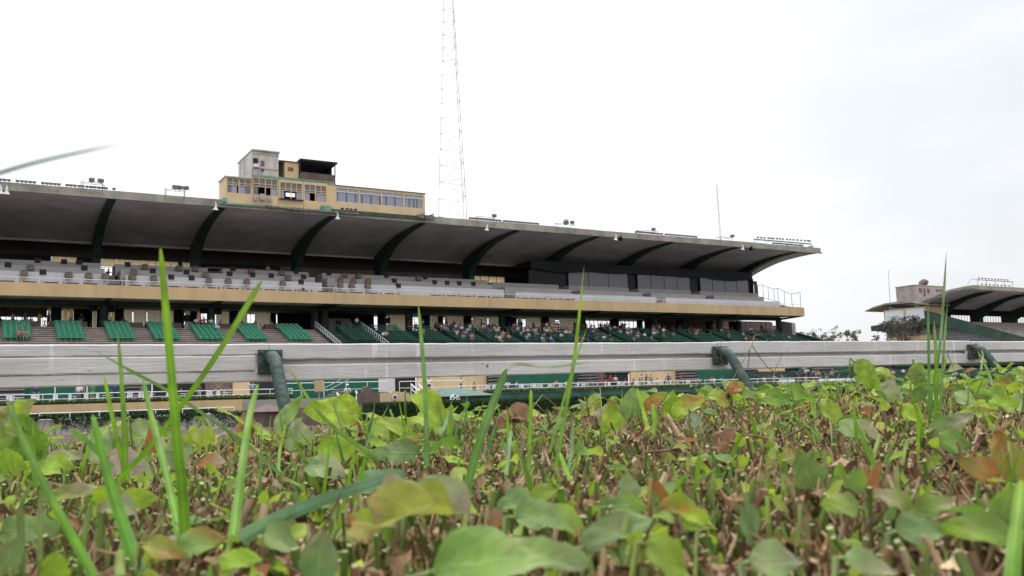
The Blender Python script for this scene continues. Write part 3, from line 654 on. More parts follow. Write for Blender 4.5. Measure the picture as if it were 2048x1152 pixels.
lamprow(1333, 1391, 12, 'in the row above the seventh roof bay')
lamprow(1548, 1572, 6, 'in the low left row near the roof end')
lamprow(1577, 1604, 8, 'in the low right row near the roof end')
for k_, (a, c) in enumerate(((1517,1530),(1538,1548),(1555,1567),(1575,1588),(1596,1611),(1617,1621))):
    lamprow(a, c, 3, f'in {ORD[k_]} cluster of the tall rack at the roof end', z=23.45+.03*k_, Y=101.2, rail=False, me=fl_me)
b = MB(); xa_, xb2 = PY(1508,477,101.2)[0], PY(1622,486,101.2)[0]
b.box(xa_, xb2, 101.1, 101.3, 23.28, 23.44)
for i in range(6): xx = xa_+(xb2-xa_)*i/5; b.bar((xx,101.2,22.2),(xx,101.2,23.3),.04,4); b.bar((xx,101.2,22.9),(xx+.9,101.2,23.3),.03,4)
tag(b.build('lamp_rack', 'lamp'), 'tall steel rack carrying clusters of floodlights at the right end of the roof', 'lamp rack')
b = MB(); b.box(-.27,.27,-.2,.2,.2,.55).bar((0,0,0),(0,0,.3),.04,5).box(-.22,.22,-.24,-.2,.24,.51); big_me = b.mesh('floodlight', ['lamp'])
FR = [(162,205,[183,201],'first'),(330,368,[350,359,372],'second'),(955,990,[987],'third'),(1114,1150,[1142],'fourth'),(1280,1315,[1303],'fifth'),(1441,1465,[1459],'sixth')]
for a, c, lamps, o_ in FR:
    Y = 99.6; p0, p1 = PY(a, 380+(a-183)*.083, Y)[0], PY(c, 380+(a-183)*.083, Y)[0]; z = 23.1 if a < 900 else 22.95
    b = MB()
    for xx in (p0, p1): b.bar((xx,Y,21.9),(xx,Y,z),.035,4); b.bar((xx,Y,z),(xx+.3,Y+1.2,z+.1),.03,4); b.bar((xx+.3,Y+1.2,22.2),(xx+.3,Y+1.2,z+.1),.03,4)
    b.bar((p0,Y,z),(p1,Y,z),.035,4); b.bar((p0+.3,Y+1.2,z+.1),(p1+.3,Y+1.2,z+.1),.03,4); b.bar((p0,Y,22.1),(p1,Y,22.1),.03,4)
    fr = tag(b.build('pipe_scaffold', 'lamp'), f'thin pipe frame on the roof edge holding larger lamps, {o_} from left', 'pipe frame', 'pipe frames holding larger lamps')
    for j, lx in enumerate(lamps):
        p = PY(lx, 380, Y+.6); inst('floodlight', big_me, (p[0], Y+.6, z+.04), rs.uniform(-.6,.6), f'larger box floodlight, {ORD[j]} on the {o_} pipe frame from the left', 'floodlight', 'larger floodlights on pipe frames')
p = PY(1132, 441, 100.4); b = MB(); b.lathe([(.05,23.0),(.3,23.05),(.42,23.3),(.42,23.4),(.25,23.7),(.04,23.75)], p[0], 100.4, 14); tag(b.build('siren', 'lamp'), 'round dark siren on the fourth pipe frame from the left', 'siren')
# loudspeaker horns under the lip
b = MB(); b.lathe([(.34,-.55),(.30,-.52),(.17,-.32),(.1,-.1),(.1,.1),(.05,.16)], 0, 0, 12); b.bar((0,0,.1),(0,.35,.35),.03,4); horn_me = b.mesh('loudspeaker', ['horn'], smooth=True)
for i, xx in enumerate((1, 13, 432, 675, 973, 1229, 1480)):
    p = PY(xx, 400, 99.5); o = inst('loudspeaker', horn_me, (p[0], 99.5, 21.75), 0, f'white horn loudspeaker hung under the roof lip, {ORD[i]} from the left', 'loudspeaker', 'white horn loudspeakers under the roof lip'); o.rotation_euler = (R(12), 0, R(rs.uniform(-20,20)))
b = MB(); b.lathe([(.34,-.5),(.2,-.2),(.12,.15)], 0, 0, 12); dk_me = b.mesh('loudspeaker', ['black'], smooth=True)
for i, (xx, wh) in enumerate(((1238,'beside the sixth white horn'),(1497,'beside the last white horn'))):
    p = PY(xx, 400, 99.5); o = inst('loudspeaker', dk_me, (p[0], 99.5, 21.75), 0, f'dark horn loudspeaker tilted under the roof lip {wh}', 'loudspeaker', 'dark horn loudspeakers'); o.rotation_euler = (R(50), 0, R(-30))

# ------------------------------------------------------------------ masts
def lattice(name, base, top_, wb_, wt_, nlev, r, label, m_='mast', n=4):
    b = MB(); base, top_ = np.array(base, float), np.array(top_, float); pts = []
    zs = [0]; 
    for i in range(nlev): zs.append(zs[-1] + 1.0/(1+.035*i))
    zs = np.array(zs)/zs[-1]
    for t_ in zs:
        c = base+(top_-base)*t_; w_ = wb_+(wt_-wb_)*t_
        pts.append([c + .5*w_*np.array([math.cos(a), math.sin(a), 0]) for a in [R(38)+k*2*math.pi/n for k in range(n)]])
    for i in range(len(zs)-1):
        for k in range(n):
            k2 = (k+1) % n
            b.bar(pts[i][k], pts[i+1][k], r, 4); b.bar(pts[i+1][k], pts[i+1][k2], r*.7, 3)
            if i % 2: b.bar(pts[i][k], pts[i+1][k2], r*.6, 3)
            else: b.bar(pts[i][k2], pts[i+1][k], r*.6, 3)
    return tag(b.build(name, m_), label, 'mast')
Y = 160.; s_ = Y/150
lattice('lattice_mast', (76.4*s_+.7, Y, -1.6), (76.4*s_-.1, Y, 96*s_), 11.2, .5, 32, .056, 'tall tapering steel lattice mast standing behind the grandstand roof', n=3)
p0, p1 = PY(1441, 475, 150), PY(1433, 368, 150)
d = (p1-p0)/(p1[2]-p0[2]); lattice('slender_mast', p0-d*(p0[2]+1.6), p1, .5, .35, 60, .028, 'slender lattice mast rising behind the right part of the grandstand roof', n=3)
p0, p1 = PY(1780, 601, 150), PY(1776.5, 540, 150)
b = MB(); b.tube([p0-[0,0,p0[2]+1.6], p0, p1], [.12,.10,.07], 6); tag(b.build('flag_pole', 'mast'), 'thin bare pole behind the left end of the smaller stand', 'pole')

# ================================================================== SECOND STAND (far right)
X2 = 159.4
s2 = root('small_grandstand', (175, 105, -1.6), 'smaller far grandstand with a ribbed curved roof and green sloping side wall', 'grandstand')
U2 = [(100,17.15),(104,17.1),(107,16.55),(109.5,15.9),(112.8,14.95)]; T2 = [(112.8,15.45),(110.3,16.3),(108.3,16.85),(105.1,17.55),(102,17.82),(100,17.85)]
b = MB(); b.prism(U2+T2, X2, 230); b.build('roof_slab', 'soffit', s2)
b = MB(); b.prism([(99.8,17.1),(99.8,17.88),(100.1,17.9),(102,17.88),(105.1,17.62),(108.3,16.92),(110.3,16.38),(112.8,15.52),(112.8,15.2),(110,16.05),(107,16.9),(104,17.3),(100.1,17.3)], X2-.35, X2+.2); b.box(X2+.2, 230, 99.85, 99.99, 17.1, 17.9); b.build('roof_edge', 'edgeconc', s2)
for x in (X2+7, X2+20, X2+33, X2+46):
    b = MB(); b.prism([(101,17.0),(104,17.02),(107,16.5),(109.5,15.85),(112.9,14.9),(114.2,9),(112.6,9),(112,13.0),(109,14.9),(106,16.1),(101,16.95)], x-.45, x+.45); b.build('roof_rib', 'dkgreen', s2)
b = MB(); b.box(X2+3, 230, 118, 118.3, 8, 13.0); b.build('rear_wall', 'dark', s2)
b = MB(); b.box(X2+3, 230, 118, 118.3, 14.35, 15.6); b.build('rear_wall', 'dark', s2)
for a in range(6): b = MB(); b.box(X2+3+a*11.5, X2+7.5+a*11.5, 117.9, 118.2, 13.0, 14.35); b.build('rear_wall', 'dark', s2)
b = MB(); b.prism([(112.8,15.0),(112.8,15.4),(118.3,15.9),(118.3,15.5)], X2, 230); b.build('rear_roof', 'dark', s2)
for a in range(5): panes('clerestory_window', X2+7.5+a*11.5, X2+14.5+a*11.5, 13.0, 14.3, 118.1, 7, None, 'steel', s2)
b = MB(); pr = [(112.6,12.3)]
for r in range(22): y, z = 112-.95*r, 12.2-.36*r; pr += [(y, z), (y-.94, z)]
pr += [(91,3.5),(112.6,3.5)]; b.prism(pr, X2+1.5, 230); b.build('seating_deck', 'step', s2)
b = MB(); b.prism([(111.6,14.2),(110.2,14.05),(91.8,7.6),(80,3.6),(80,2.6),(97.1,7.8),(110.4,11.6),(111.6,11.6)], X2, X2+.4); b.build('side_wall', 'stepgreen', s2)
b = MB(); b.prism([(110.4,11.58),(97.1,7.78),(80,2.6),(80,-1.6),(110.4,-1.6)], X2+1.0, X2+1.3); b.build('glazed_side', 'glass_d', s2)
b = MB()
for y in np.arange(82, 110, 1.25): b.box(X2+.9, X2+1.0, y-.04, y+.04, -1.6, 2.6+(y-80)*.29)
for z in (2.0, 4.2, 6.4, 8.6): 
    y0 = 80+max(0, (z-2.6)/.295); b.box(X2+.92, X2+.99, y0, 110.4, z-.05, z+.05)
b.build('side_mullions', 'steel', s2)
# end pavilion with two white panels
Y0, Y1 = 110.6, 120.2
b = MB(); b.box(X2+.05, X2+6, Y0, Y1, 12.15, 15.05); b.build('pavilion_wall', 'cream', s2)
for a, c in ((110.95,114.9),(115.5,119.8)): b = MB(); b.box(X2-.06, X2+.04, a, c, 12.65, 14.7); b.build('white_panel', 'screenwhite', s2)
b = MB(); b.box(X2-1.2, X2+6, 111.7, 122.6, 11.0, 12.1); b.prism([(111.7,12.1),(111.7,11.0),(110.0,11.6)], X2-.02, X2+.6); b.build('pavilion_band', 'stepgreen', s2)
b = MB(); b.box(X2+.2, X2+6, 110.6, 120, 9.4, 11.0); b.build('pavilion_glazing', 'glass_d', s2)
b = MB()
for y in np.arange(110.8, 120.2, 1.3): b.box(X2+.1, X2+.19, y-.05, y+.05, 9.4, 11.0)
b.build('pavilion_mullions', 'steel', s2)
b = MB(); b.box(X2, X2+6, 110.4, 120.2, -1.6, 9.4); b.build('pavilion_base', 'cream', s2)
b = MB(); b.box(X2+.8, X2+6, 111.2, 119.4, 15.05, 16.0); b.build('pavilion_clerestory', 'glass_l', s2)
b = MB(); b.prism([(109.6,15.3),(110.5,15.6),(113,16.2),(116,16.5),(119,16.45),(122,16.0),(124,15.4),(124,15.2),(122,15.75),(119,16.15),(113,15.9),(109.6,15.1)], X2-.8, X2+7); b.build('pavilion_canopy', 'edgeconc', s2)
# plant room block on the roof
xb0 = PY(1828, 573, 113)[0]; xb1 = PY(1887, 577, 113)[0]
b = MB(); b.box(xb0, xb1, 113, 117.2, 15.9, 19.45); b.box(xb0-.1, xb1+.1, 112.9, 117.3, 19.45, 19.6); b.build('plant_room', 'step', s2)
for a, c, y0, y1 in ((1838.5,1843.5,576.5,585),(1847,1850.5,577,592),(1854.5,1859,577.5,586),(1871.5,1876.5,578.5,583),(1879,1884,579,583)):
    b = MB(); b.box(PY(a,580,112.98)[0], PY(c,580,112.98)[0], 112.94, 112.99, PY(a,y1,113)[2], PY(a,y0,113)[2]); b.build('window', 'redbrown', s2)
p = PY(1844, 572, 114.5); b = MB(); b.tube([p+[-.6,0,-.8], p+[-.5,0,0], p+[-.1,0,.6], p+[.7,0,.9], p+[1.3,0,.7]], [.35,.45,.55,.6,.65], 10); tag(b.build('ventilation_cowl', 'rust'), 'curved metal ventilation cowl on top of the far plant room', 'vent cowl')
b = MB()
xa_, xb2 = PY(1955,560,100.8)[0], PY(2025,565,100.8)[0]
b.box(xa_, xb2, 100.7, 100.9, 19.05, 19.15); 
for i in range(5): xx = xa_+(xb2-xa_)*i/4; b.bar((xx,100.8,17.8),(xx,100.8,19.1),.05,4); 
b.tube([(xa_,100.8,19.1),(xa_-2,100.8,19.2),(xa_-3.2,100.8,18.0)], .05, 4)
tag(b.build('lamp_rack', 'lamp'), 'steel floodlight rack on the roof edge of the smaller far stand', 'lamp rack')
for i in range(10):
    xx = xa_+(xb2-xa_)*(i+.5)/11; inst('floodlight', fl_me, (xx, 100.8, 19.15), 0, f'floodlight, {ORD[i]} from left on the far stand rack', 'floodlight', 'floodlights on the far stand rack')
for i in range(8):
    xx = xa_+(xb2-xa_)*(i+.5)/9; inst('floodlight', fl_me, (xx, 100.4, 17.95), 0, f'floodlight, {ORD[i]} from left in the low row on the far roof', 'floodlight', 'floodlights on the far roof')

# ================================================================== trees beyond and beside the stands
def leafcloud(b, cx, n, size, tints, sq=1.0):
    for c, rad in cx:
        for _ in range(n):
            d = rs.normal(size=3); d /= np.linalg.norm(d); p = np.array(c)+d*rad*rs.uniform(.35, 1.05)*np.array([1,1,sq])
            a = rs.normal(size=3); a /= np.linalg.norm(a); q = np.cross(a, rs.normal(size=3)); q /= np.linalg.norm(q)
            s1 = size*rs.uniform(.5, 1.2); tt = np.array(tints[rs.randint(len(tints))])*rs.uniform(.75, 1.25)
            b.add([p-a*s1, p-q*s1*.4, p+a*s1, p+q*s1*.4], [(0,1,2,3)], 0, tt)
def tree(name, x, y_base, Y, h, spread, label, nleaf, tints, size=.25, bare=.5, seed=1, cat='tree'):
    r_ = np.random.RandomState(seed); p = PY(x, y_base, Y); base = np.array([p[0], Y, -1.6]); top_ = p[2]+h
    rt = root(name, base, label, cat); tb = MB(); tips = []
    H = top_-base[2]; fork = base+[0,0,H*.55]
    tb.tube([base, base+[.1,.1,H*.3], fork], [.35,.28,.22], 7)
    def br(p0, d, ln, r, lev):
        p1 = p0+d*ln; mid = (p0+p1)/2+r_.normal(size=3)*ln*.08; tb.tube([p0, mid, p1], [r, r*.8, r*.6], 5 if lev < 2 else 3)
        if lev == 3: tips.append(p1); return
        for _ in range(3 if lev else 4):
            nd = d+r_.normal(size=3)*.55; nd[2] = abs(nd[2])*.8+.05; nd /= np.linalg.norm(nd); br(p1, nd, ln*.68, r*.55, lev+1)
    for k in range(6):
        a = k*1.05+r_.uniform(-.3,.3); d = np.array([math.cos(a)*spread, math.sin(a)*spread*.7, .55]); ln = np.linalg.norm(d); br(fork, d/ln, H*.45*.38*(.8+.4*r_.rand())*max(1, ln), .14, 1)
    tb.build('trunk', 'bark', rt)
    b = MB(); leafcloud(b, [(t_, .55) for t_ in tips], nleaf, size, tints)
    if name == 'dark_bushy_tree':
        cc_ = [(base+[r_.uniform(-3.6,3.6), r_.uniform(-2,2), r_.uniform(.52,.86)*H], 1.3) for _ in range(30)]; leafcloud(b, cc_, 26, size, tints)
    b.build('crown', 'farleaf', rt, attr=True)
tree('bare_spreading_tree', 1612, 676, 128, 3.4, 1.9, 'flat-topped thinly leaved tree just right of the long stand', 14, [(.09,.08,.05),(.11,.11,.06)], .26, seed=3)
tree('leafy_tree', 1655, 679, 126, 2.2, 1.6, 'light green loose tree beyond the rail, right of the flat-topped tree', 34, [(.13,.16,.06),(.10,.13,.05),(.17,.19,.08)], .28, seed=5)
tree('dark_bushy_tree', 1806, 680, 112, 6.0, .5, 'dark purplish twiggy tree in front of the smaller stand', 30, [(.10,.08,.075),(.085,.085,.065),(.12,.10,.085)], .28, seed=8)
tree('small_green_tree', 1888, 684, 108, 1.8, 1.3, 'low green bush against the glazed side of the smaller stand', 22, [(.06,.12,.05),(.08,.14,.06)], .3, seed=11)
# little palm
p = PY(1752, 676, 140); rt = root('palm_tree', (p[0], 140, -1.6), 'tiny round-headed palm just left of the smaller far stand', 'palm')
b = MB(); b.tube([(p[0],140,-1.6),(p[0]+.1,140,p[2]-.1)], .2, 7); b.build('trunk', 'bark', rt)
b = MB()
for k in range(26):
    a = rs.uniform(0, 6.28); e = rs.uniform(-.3, 1.2); d = np.array([math.cos(a)*math.cos(e), math.sin(a)*math.cos(e), math.sin(e)]); c = np.array([p[0]+.1,140,p[2]-.1]); s_ = np.cross(d,[0,0,1]); s_ /= np.linalg.norm(s_)+1e-6
    b.add([c, c+d*.9+s_*.18, c+d*1.5-[0,0,.3], c+d*.9-s_*.18], [(0,1,2,3)], 0, (.09,.12,.05))
b.build('crown', 'farleaf', rt, attr=True)

# ================================================================== SEATS, BENCHES, TELEVISIONS, TABLES
b = MB()
b.add([(-.24,-.02,.42),(.24,-.02,.42),(.24,-.42,.44),(.24,-.46,.40),(-.24,-.46,.40),(-.24,-.42,.44),(-.24,-.02,.38),(.24,-.02,.38)], [(0,1,2,5),(5,2,3,4),(4,3,7,6),(1,7,3,2),(0,5,4,6)])
b.box(-.24,.24,-.05,.0,.40,.70); b.box(-.19,.19,-.045,.005,.70,.75); b.box(-.05,.05,-.3,-.1,0,.38)
b.box(-.035,.035,-.06,-.05,.61,.66,1)
seat_me = b.mesh('stadium_seat', ['seat', 'white'])
blocks = [(3,60),(107,161),(206,257),(292,342),(376,429),(468,509),(549,596)]
for bi, (a, c) in enumerate(blocks):
    x0, x1 = px(a, 655, 103), px(c, 655, 103)
    for r in range(8):
        for k_ in range(5):
            xx = x0 + (x1-x0)*(k_+.5)/5
            inst('stadium_seat', seat_me, (xx, 103-.75*r-.12, 8.4-.265*r+.005), 0, f'green plastic seat, {ORD[k_]} from left, {ORD[r]} row from top, {ORD[bi]} seat block', 'seat', 'green plastic seats in the left part of the stand')
secs = []
xx = px(671, 655, 103)
sec_px = [(668,722),(738,792),(812,858),(872,926),(938,990),(1006,1058),(1070,1126),(1140,1188),(1202,1260),(1274,1330),(1344,1396),(1410,1470),(1484,1550)]
for si, (a, c) in enumerate(sec_px):
    x0, x1 = px(a, 655, 103), px(c, 655, 103); secs.append((x0, x1)); Ln = x1-x0
    b = MB(); b.box(0, Ln, -.42, -.12, .40, .45).box(0, Ln, -.04, .0, .62, .74)
    for q in (0.1, .5, .9): b.box(Ln*q-.03, Ln*q+.03, -.36, -.0, 0, .40).box(Ln*q-.03, Ln*q+.03, 0, .03, .0, .74)
    me = b.mesh('bench', ['benchgreen'])
    for r in range(9):
        inst('bench', me, (x0, 103-.75*r-.12, 8.4-.265*r+.005), 0, f'long green bench, {ORD[r]} row from top, {ORD[si]} bench section from the left', 'bench', 'long green benches in the right part of the stand')

b = MB(); b.box(-.30,.30,-.2,.05,0,.52); b.add([(-.26,.05,.04),(.26,.05,.04),(.26,.05,.48),(-.26,.05,.48),(-.16,.3,.1),(.16,.3,.1),(.16,.3,.4),(-.16,.3,.4)], [(0,1,5,4),(1,2,6,5),(2,3,7,6),(3,0,4,7),(4,5,6,7)]); b.box(-.25,.25,-.215,-.2,.06,.46,1)
tv_bl = b.mesh('television', ['black', 'dark'])
b = MB(); prf = [(-.30,0),(.31,-.02),(.33,.3),(.27,.5),(.05,.56),(-.24,.53),(-.33,.3)]; b.prismY(prf, -.22, .28); b.prismY([(-.36,-.06),(.36,-.08),(.3,.06),(-.3,.05)], -.26, .1); tv_br = b.mesh('television', ['brown'])
def cx(z, off): return z/4+off
TV = {102.0: [], 105.0: [], 108.0: []}
for (z, o_, kd) in [(190,0,'r'),(343,0,'k'),(548,0,'r'),(708,0,'r'),(836,0,'r'),(1056,0,'r'),(1227,0,'r'),(1370,0,'k'),(1533,0,'k'),(1668,0,'r'),(1822,0,'r'),(1970,0,'r'),(657,400,'r'),(808,400,'k'),(1115,400,'r'),(1207,400,'r'),(1335,400,'r'),(1585,400,'k')]: TV[102.0].append((z/4+o_, kd))
for (z, o_, kd) in [(63,0,'k'),(240,0,'r'),(673,0,'k'),(1066,0,'r'),(1222,0,'k'),(1493,0,'k'),(1640,0,'r'),(1836,0,'k'),(2020,0,'k'),(570,400,'k'),(700,400,'r'),(828,400,'k'),(1118,400,'r'),(1223,400,'r'),(1340,400,'r'),(1553,400,'k'),(1875,400,'k'),(1975,400,'k'),(232,860,'k'),(345,860,'k')]: TV[105.0].append((z/4+o_, kd))
for (z, o_, kd) in [(298,0,'k'),(510,0,'k'),(630,0,'k'),(1020,0,'k'),(1155,0,'r'),(1427,0,'r'),(1557,0,'r'),(1862,0,'k'),(2005,0,'r'),(650,400,'r'),(770,400,'k'),(1030,400,'k'),(1152,400,'r'),(1262,400,'r'),(1490,400,'k'),(1740,400,'r'),(1800,400,'k')]: TV[108.0].append((z/4+o_, kd))
zt_of = {102.0: 13.95, 105.0: 14.98, 108.0: 16.0}; nm_of = {102.0: 'front', 105.0: 'middle', 108.0: 'rear'}
for Y_, lst in TV.items():
    cnt = {'k': 0, 'r': 0}
    for xx, kd in sorted(lst):
        i = cnt[kd]; cnt[kd] += 1; x_ = px(xx, 545, Y_)
        inst('television', tv_bl if kd == 'k' else tv_br, (x_, Y_-.27 if kd == 'r' else Y_+.1, zt_of[Y_]-(.46 if kd == 'r' else .25)), rs.uniform(-.25,.25),
             (f'black box television on the {nm_of[Y_]} balcony parapet, {ORD[i]} black one from left' if kd == 'k' else f'brown cloth-covered television, {ORD[i]} covered one from left on the {nm_of[Y_]} balcony parapet'), 'television', 'televisions along the balcony parapets')
# balcony tables
b = MB(); b.box(-.62,.62,-.4,.4,.70,.75).box(-.04,.04,-.04,.04,0,.7).box(-.3,.3,-.03,.03,0,.04)
b.box(.75,1.1,-.2,.2,.42,.46).box(1.06,1.1,-.2,.2,.46,.86).box(.78,.82,-.18,-.14,0,.42).box(.78,.82,.14,.18,0,.42)
tb_me = b.mesh('table', ['redbrown'])
tx = [z/4 for z in (55,235,410,578,725,905,1085,1250,1400,1545,1710,1860,2010)]+[400+z/4 for z in (560,690,820,985,1130,1255,1375,1520)]+[860+z/4 for z in (45,170,290,410,525,645,760,865,985,1090)]
for i, xx in enumerate(tx):
    x_ = px(xx, 570, 101.1); inst('table', tb_me, (x_, 101.1, 12.06), 0, f'brown balcony table with a chair behind the white balcony rail, {ORD[i]} from left', 'table', 'brown tables along the balcony rail')
# concourse tables with covers behind the green seats
b = MB(); b.add([(-.75,-.45,.0),(.75,-.45,.0),(.85,.45,.0),(-.85,.45,.0),(-.62,-.35,.72),(.62,-.35,.72),(.62,.35,.72),(-.62,.35,.72)], [(0,1,5,4),(1,2,6,5),(2,3,7,6),(3,0,4,7),(4,5,6,7)])
b.bar((-.9,0,0),(-1.15,0,.85),.05,5,1).bar((.9,0,0),(1.15,0,.85),.05,5,1)
ct_me = b.mesh('covered_table', ['brown', 'redbrown'])
for i, z in enumerate((60,265,450,640,900,1080,1222,1400,1600,1800,1960,2160)):
    x_ = px(z/4, 645, 104.2); inst('covered_table', ct_me, (x_, 104.2, 8.4), 0, f'cloth-covered table with dark chairs behind the green seats, {ORD[i]} from left', 'table', 'covered tables on the concourse')
# hanging televisions of the concourse
for i, (xx, yy) in enumerate(((187,617),(220,619),(436,624),(407,622),(372,638),(773,642))):
    p = PY(xx, yy, 107); inst('television', tv_bl, (p[0], 107, p[2]-.3), rs.uniform(-.4,.4), f'black television hung under the balcony ceiling, {ORD[i]} from the left', 'television', 'televisions hung in the concourse').scale = (1.4,)*3

# ================================================================== PEOPLE
def person_mesh(name, J, bones, regions, root_i=0, hand=None, extra=None):
    """J: joint -> (pos, radius); bones: pairs; regions: (bone -> material index) decides the clothing of each face"""
    keys = list(J); idx = {k_: i for i, k_ in enumerate(keys)}
    me = bpy.data.meshes.new(name+'_skel'); me.from_pydata([J[k_][0] for k_ in keys], [(idx[a], idx[c]) for a, c in bones], []); o = bpy.data.objects.new(name+'_skel', me); col.objects.link(o)
    sm = o.modifiers.new('skin', 'SKIN'); sm.use_smooth_shade = True
    for i, k_ in enumerate(keys):
        r = J[k_][1]; me.skin_vertices[0].data[i].radius = (r, r) if np.isscalar(r) else r
    me.skin_vertices[0].data[idx['pelvis']].use_root = True
    ss = o.modifiers.new('sub', 'SUBSURF'); ss.levels = 1; ss.render_levels = 1
    dg = bpy.context.evaluated_depsgraph_get(); ev = o.evaluated_get(dg); out_ = bpy.data.meshes.new_from_object(ev)
    col.objects.unlink(o); bpy.data.objects.remove(o); bpy.data.meshes.remove(me)
    for mm in ('skin', 'shirt', 'pants', 'hair', 'shoe'): out_.materials.append(M[mm])
    segs = [(np.array(J[a][0]), np.array(J[c][0]), regions.get((a, c), 0)) for a, c in bones]
    head = np.array(J['head'][0]); fdir = np.array(J['_face']) if '_face' in J else np.array([0,-1,0])
    for f in out_.polygons:
        c = np.array(f.center); best = (9, 0)
        for p, q, mi in segs:
            d = q-p; t_ = np.clip(np.dot(c-p, d)/max(1e-9, d.dot(d)), 0, 1); dd = np.linalg.norm(c-p-d*t_)
            if dd < best[0]: best = (dd, mi)
        mi = best[1]
        if mi == 3: mi = 3 if (c[2] > head[2]+.055 or c[1] > head[1]+.035) else 0
        f.material_index = mi
    out_.name = name; return out_
def standing(name, arms='down', lean=0, fingers=False):
    J = {'pelvis':((0,0,.93),(.15,.11)),'waist':((0,0,1.08),(.14,.10)),'chest':((0,-lean,1.30),(.175,.115)),'neckb':((0,-lean,1.46),(.07,.07)),'neck':((0,-lean-.01,1.53),.052),'head':((0,-lean-.02,1.66),(.078,.092)),'crown':((0,-lean-.01,1.75),(.055,.06))}
    for s in (-1, 1):
        t_ = 'l' if s < 0 else 'r'
        J['sh'+t_] = ((s*.19,-lean,1.42),.06); J['hip'+t_] = ((s*.09,0,.86),.095); J['kn'+t_] = ((s*.10,-.01 if s < 0 else .03,.49),.06); J['an'+t_] = ((s*.11,.02,.09),.042); J['toe'+t_] = ((s*.13,-.13,.035),.035)
        if arms == 'down': J['el'+t_] = ((s*.25,.02-lean,1.14),.043); J['wr'+t_] = ((s*.25,-.06-lean,.90),.03); J['ha'+t_] = ((s*.25,-.09-lean,.81),.028)
        elif arms == 'front': J['el'+t_] = ((s*.29,.01-lean,1.17),.045); J['wr'+t_] = ((s*.13,-.22-lean,1.08),.032); J['ha'+t_] = ((s*.06,-.27-lean,1.07),.03)
        elif arms == 'point': J['el'+t_] = ((s*.30,-.1-lean,1.22),.045) if s < 0 else ((s*.36,-.05,1.28),.045); J['wr'+t_] = ((s*.24,-.28,1.2),.03) if s < 0 else ((s*.56,-.14,1.36),.03); J['ha'+t_] = ((s*.2,-.35,1.22),.028) if s < 0 else ((s*.66,-.17,1.39),.028)
    B = [('pelvis','waist'),('waist','chest'),('chest','neckb'),('neckb','neck'),('neck','head'),('head','crown')]; Rg = {('pelvis','waist'):2,('waist','chest'):1,('chest','neckb'):1,('neckb','neck'):0,('neck','head'):3,('head','crown'):3}
    for t_ in 'lr':
        for a, c, mi in (('chest','sh'+t_,1),('sh'+t_,'el'+t_,1),('el'+t_,'wr'+t_,0),('wr'+t_,'ha'+t_,0),('pelvis','hip'+t_,2),('hip'+t_,'kn'+t_,2),('kn'+t_,'an'+t_,2),('an'+t_,'toe'+t_,4)): B.append((a, c)); Rg[(a, c)] = mi
    if fingers:
        for t_, s in (('l',-1),('r',1)):
            w_, h_ = np.array(J['wr'+t_][0]), np.array(J['ha'+t_][0]); d = (h_-w_)/np.linalg.norm(h_-w_); sd_ = np.cross(d, [0,0,1.]); sd_ /= np.linalg.norm(sd_); up_ = np.cross(sd_, d)
            for q, (off, ln) in enumerate(((-.03,.07),(-.01,.085),(.01,.08),(.03,.06))):
                k1, k2 = f'f{t_}{q}', f'g{t_}{q}'; J[k1] = (tuple(h_+sd_*off+d*.03), .010); J[k2] = (tuple(h_+sd_*off+d*(.03+ln*.8)-up_*.03), .008); B += [('ha'+t_,k1),(k1,k2)]
            k1 = f't{t_}'; J[k1] = (tuple(w_+up_*.045+d*.05), .012); B.append(('wr'+t_,k1))
    return person_mesh(name, J, B, Rg)
def seated(name, lean=.08, arms='lap', turn=0):
    J = {'pelvis':((0,-.16,.52),(.155,.12)),'waist':((0,-.17,.66),(.15,.11)),'chest':((0,-.15-lean,.88),(.175,.12)),'neckb':((0,-.16-lean*1.3,1.03),.065),'neck':((0,-.17-lean*1.4,1.09),.05),'head':((turn*.03,-.19-lean*1.6,1.22),(.078,.092)),'crown':((turn*.03,-.18-lean*1.6,1.31),(.055,.06))}
    for s in (-1, 1):
        t_ = 'l' if s < 0 else 'r'
        J['sh'+t_] = ((s*.19,-.15-lean,.98),.06); J['hip'+t_] = ((s*.10,-.22,.51),.09); J['kn'+t_] = ((s*.13,-.58,.53),.062); J['an'+t_] = ((s*.13,-.56,.12),.043); J['toe'+t_] = ((s*.14,-.70,.06),.035)
        if arms == 'lap': J['el'+t_] = ((s*.25,-.22-lean,.74),.043); J['wr'+t_] = ((s*.12,-.42-lean,.66),.03); J['ha'+t_] = ((s*.06,-.48-lean,.65),.028)
        else: J['el'+t_] = ((s*.27,-.34-lean,.84),.043); J['wr'+t_] = ((s*.10,-.38-lean,1.05),.03); J['ha'+t_] = ((s*.06,-.34-lean,1.10),.028)
    B = [('pelvis','waist'),('waist','chest'),('chest','neckb'),('neckb','neck'),('neck','head'),('head','crown')]; Rg = {('pelvis','waist'):2,('waist','chest'):1,('chest','neckb'):1,('neckb','neck'):0,('neck','head'):3,('head','crown'):3}
    for t_ in 'lr':
        for a, c, mi in (('chest','sh'+t_,1),('sh'+t_,'el'+t_,1),('el'+t_,'wr'+t_,0),('wr'+t_,'ha'+t_,0),('pelvis','hip'+t_,2),('hip'+t_,'kn'+t_,2),('kn'+t_,'an'+t_,2),('an'+t_,'toe'+t_,4)): B.append((a, c)); Rg[(a, c)] = mi
    return person_mesh(name, J, B, Rg)
ST = [standing('person_standing'), standing('person_standing_arms', 'front'), standing('person_pointing', 'point', .05)]
SE = [seated('person_seated'), seated('person_leaning', .2), seated('person_glasses', .1, 'face'), seated('person_turned', .05, 'lap', 1)]
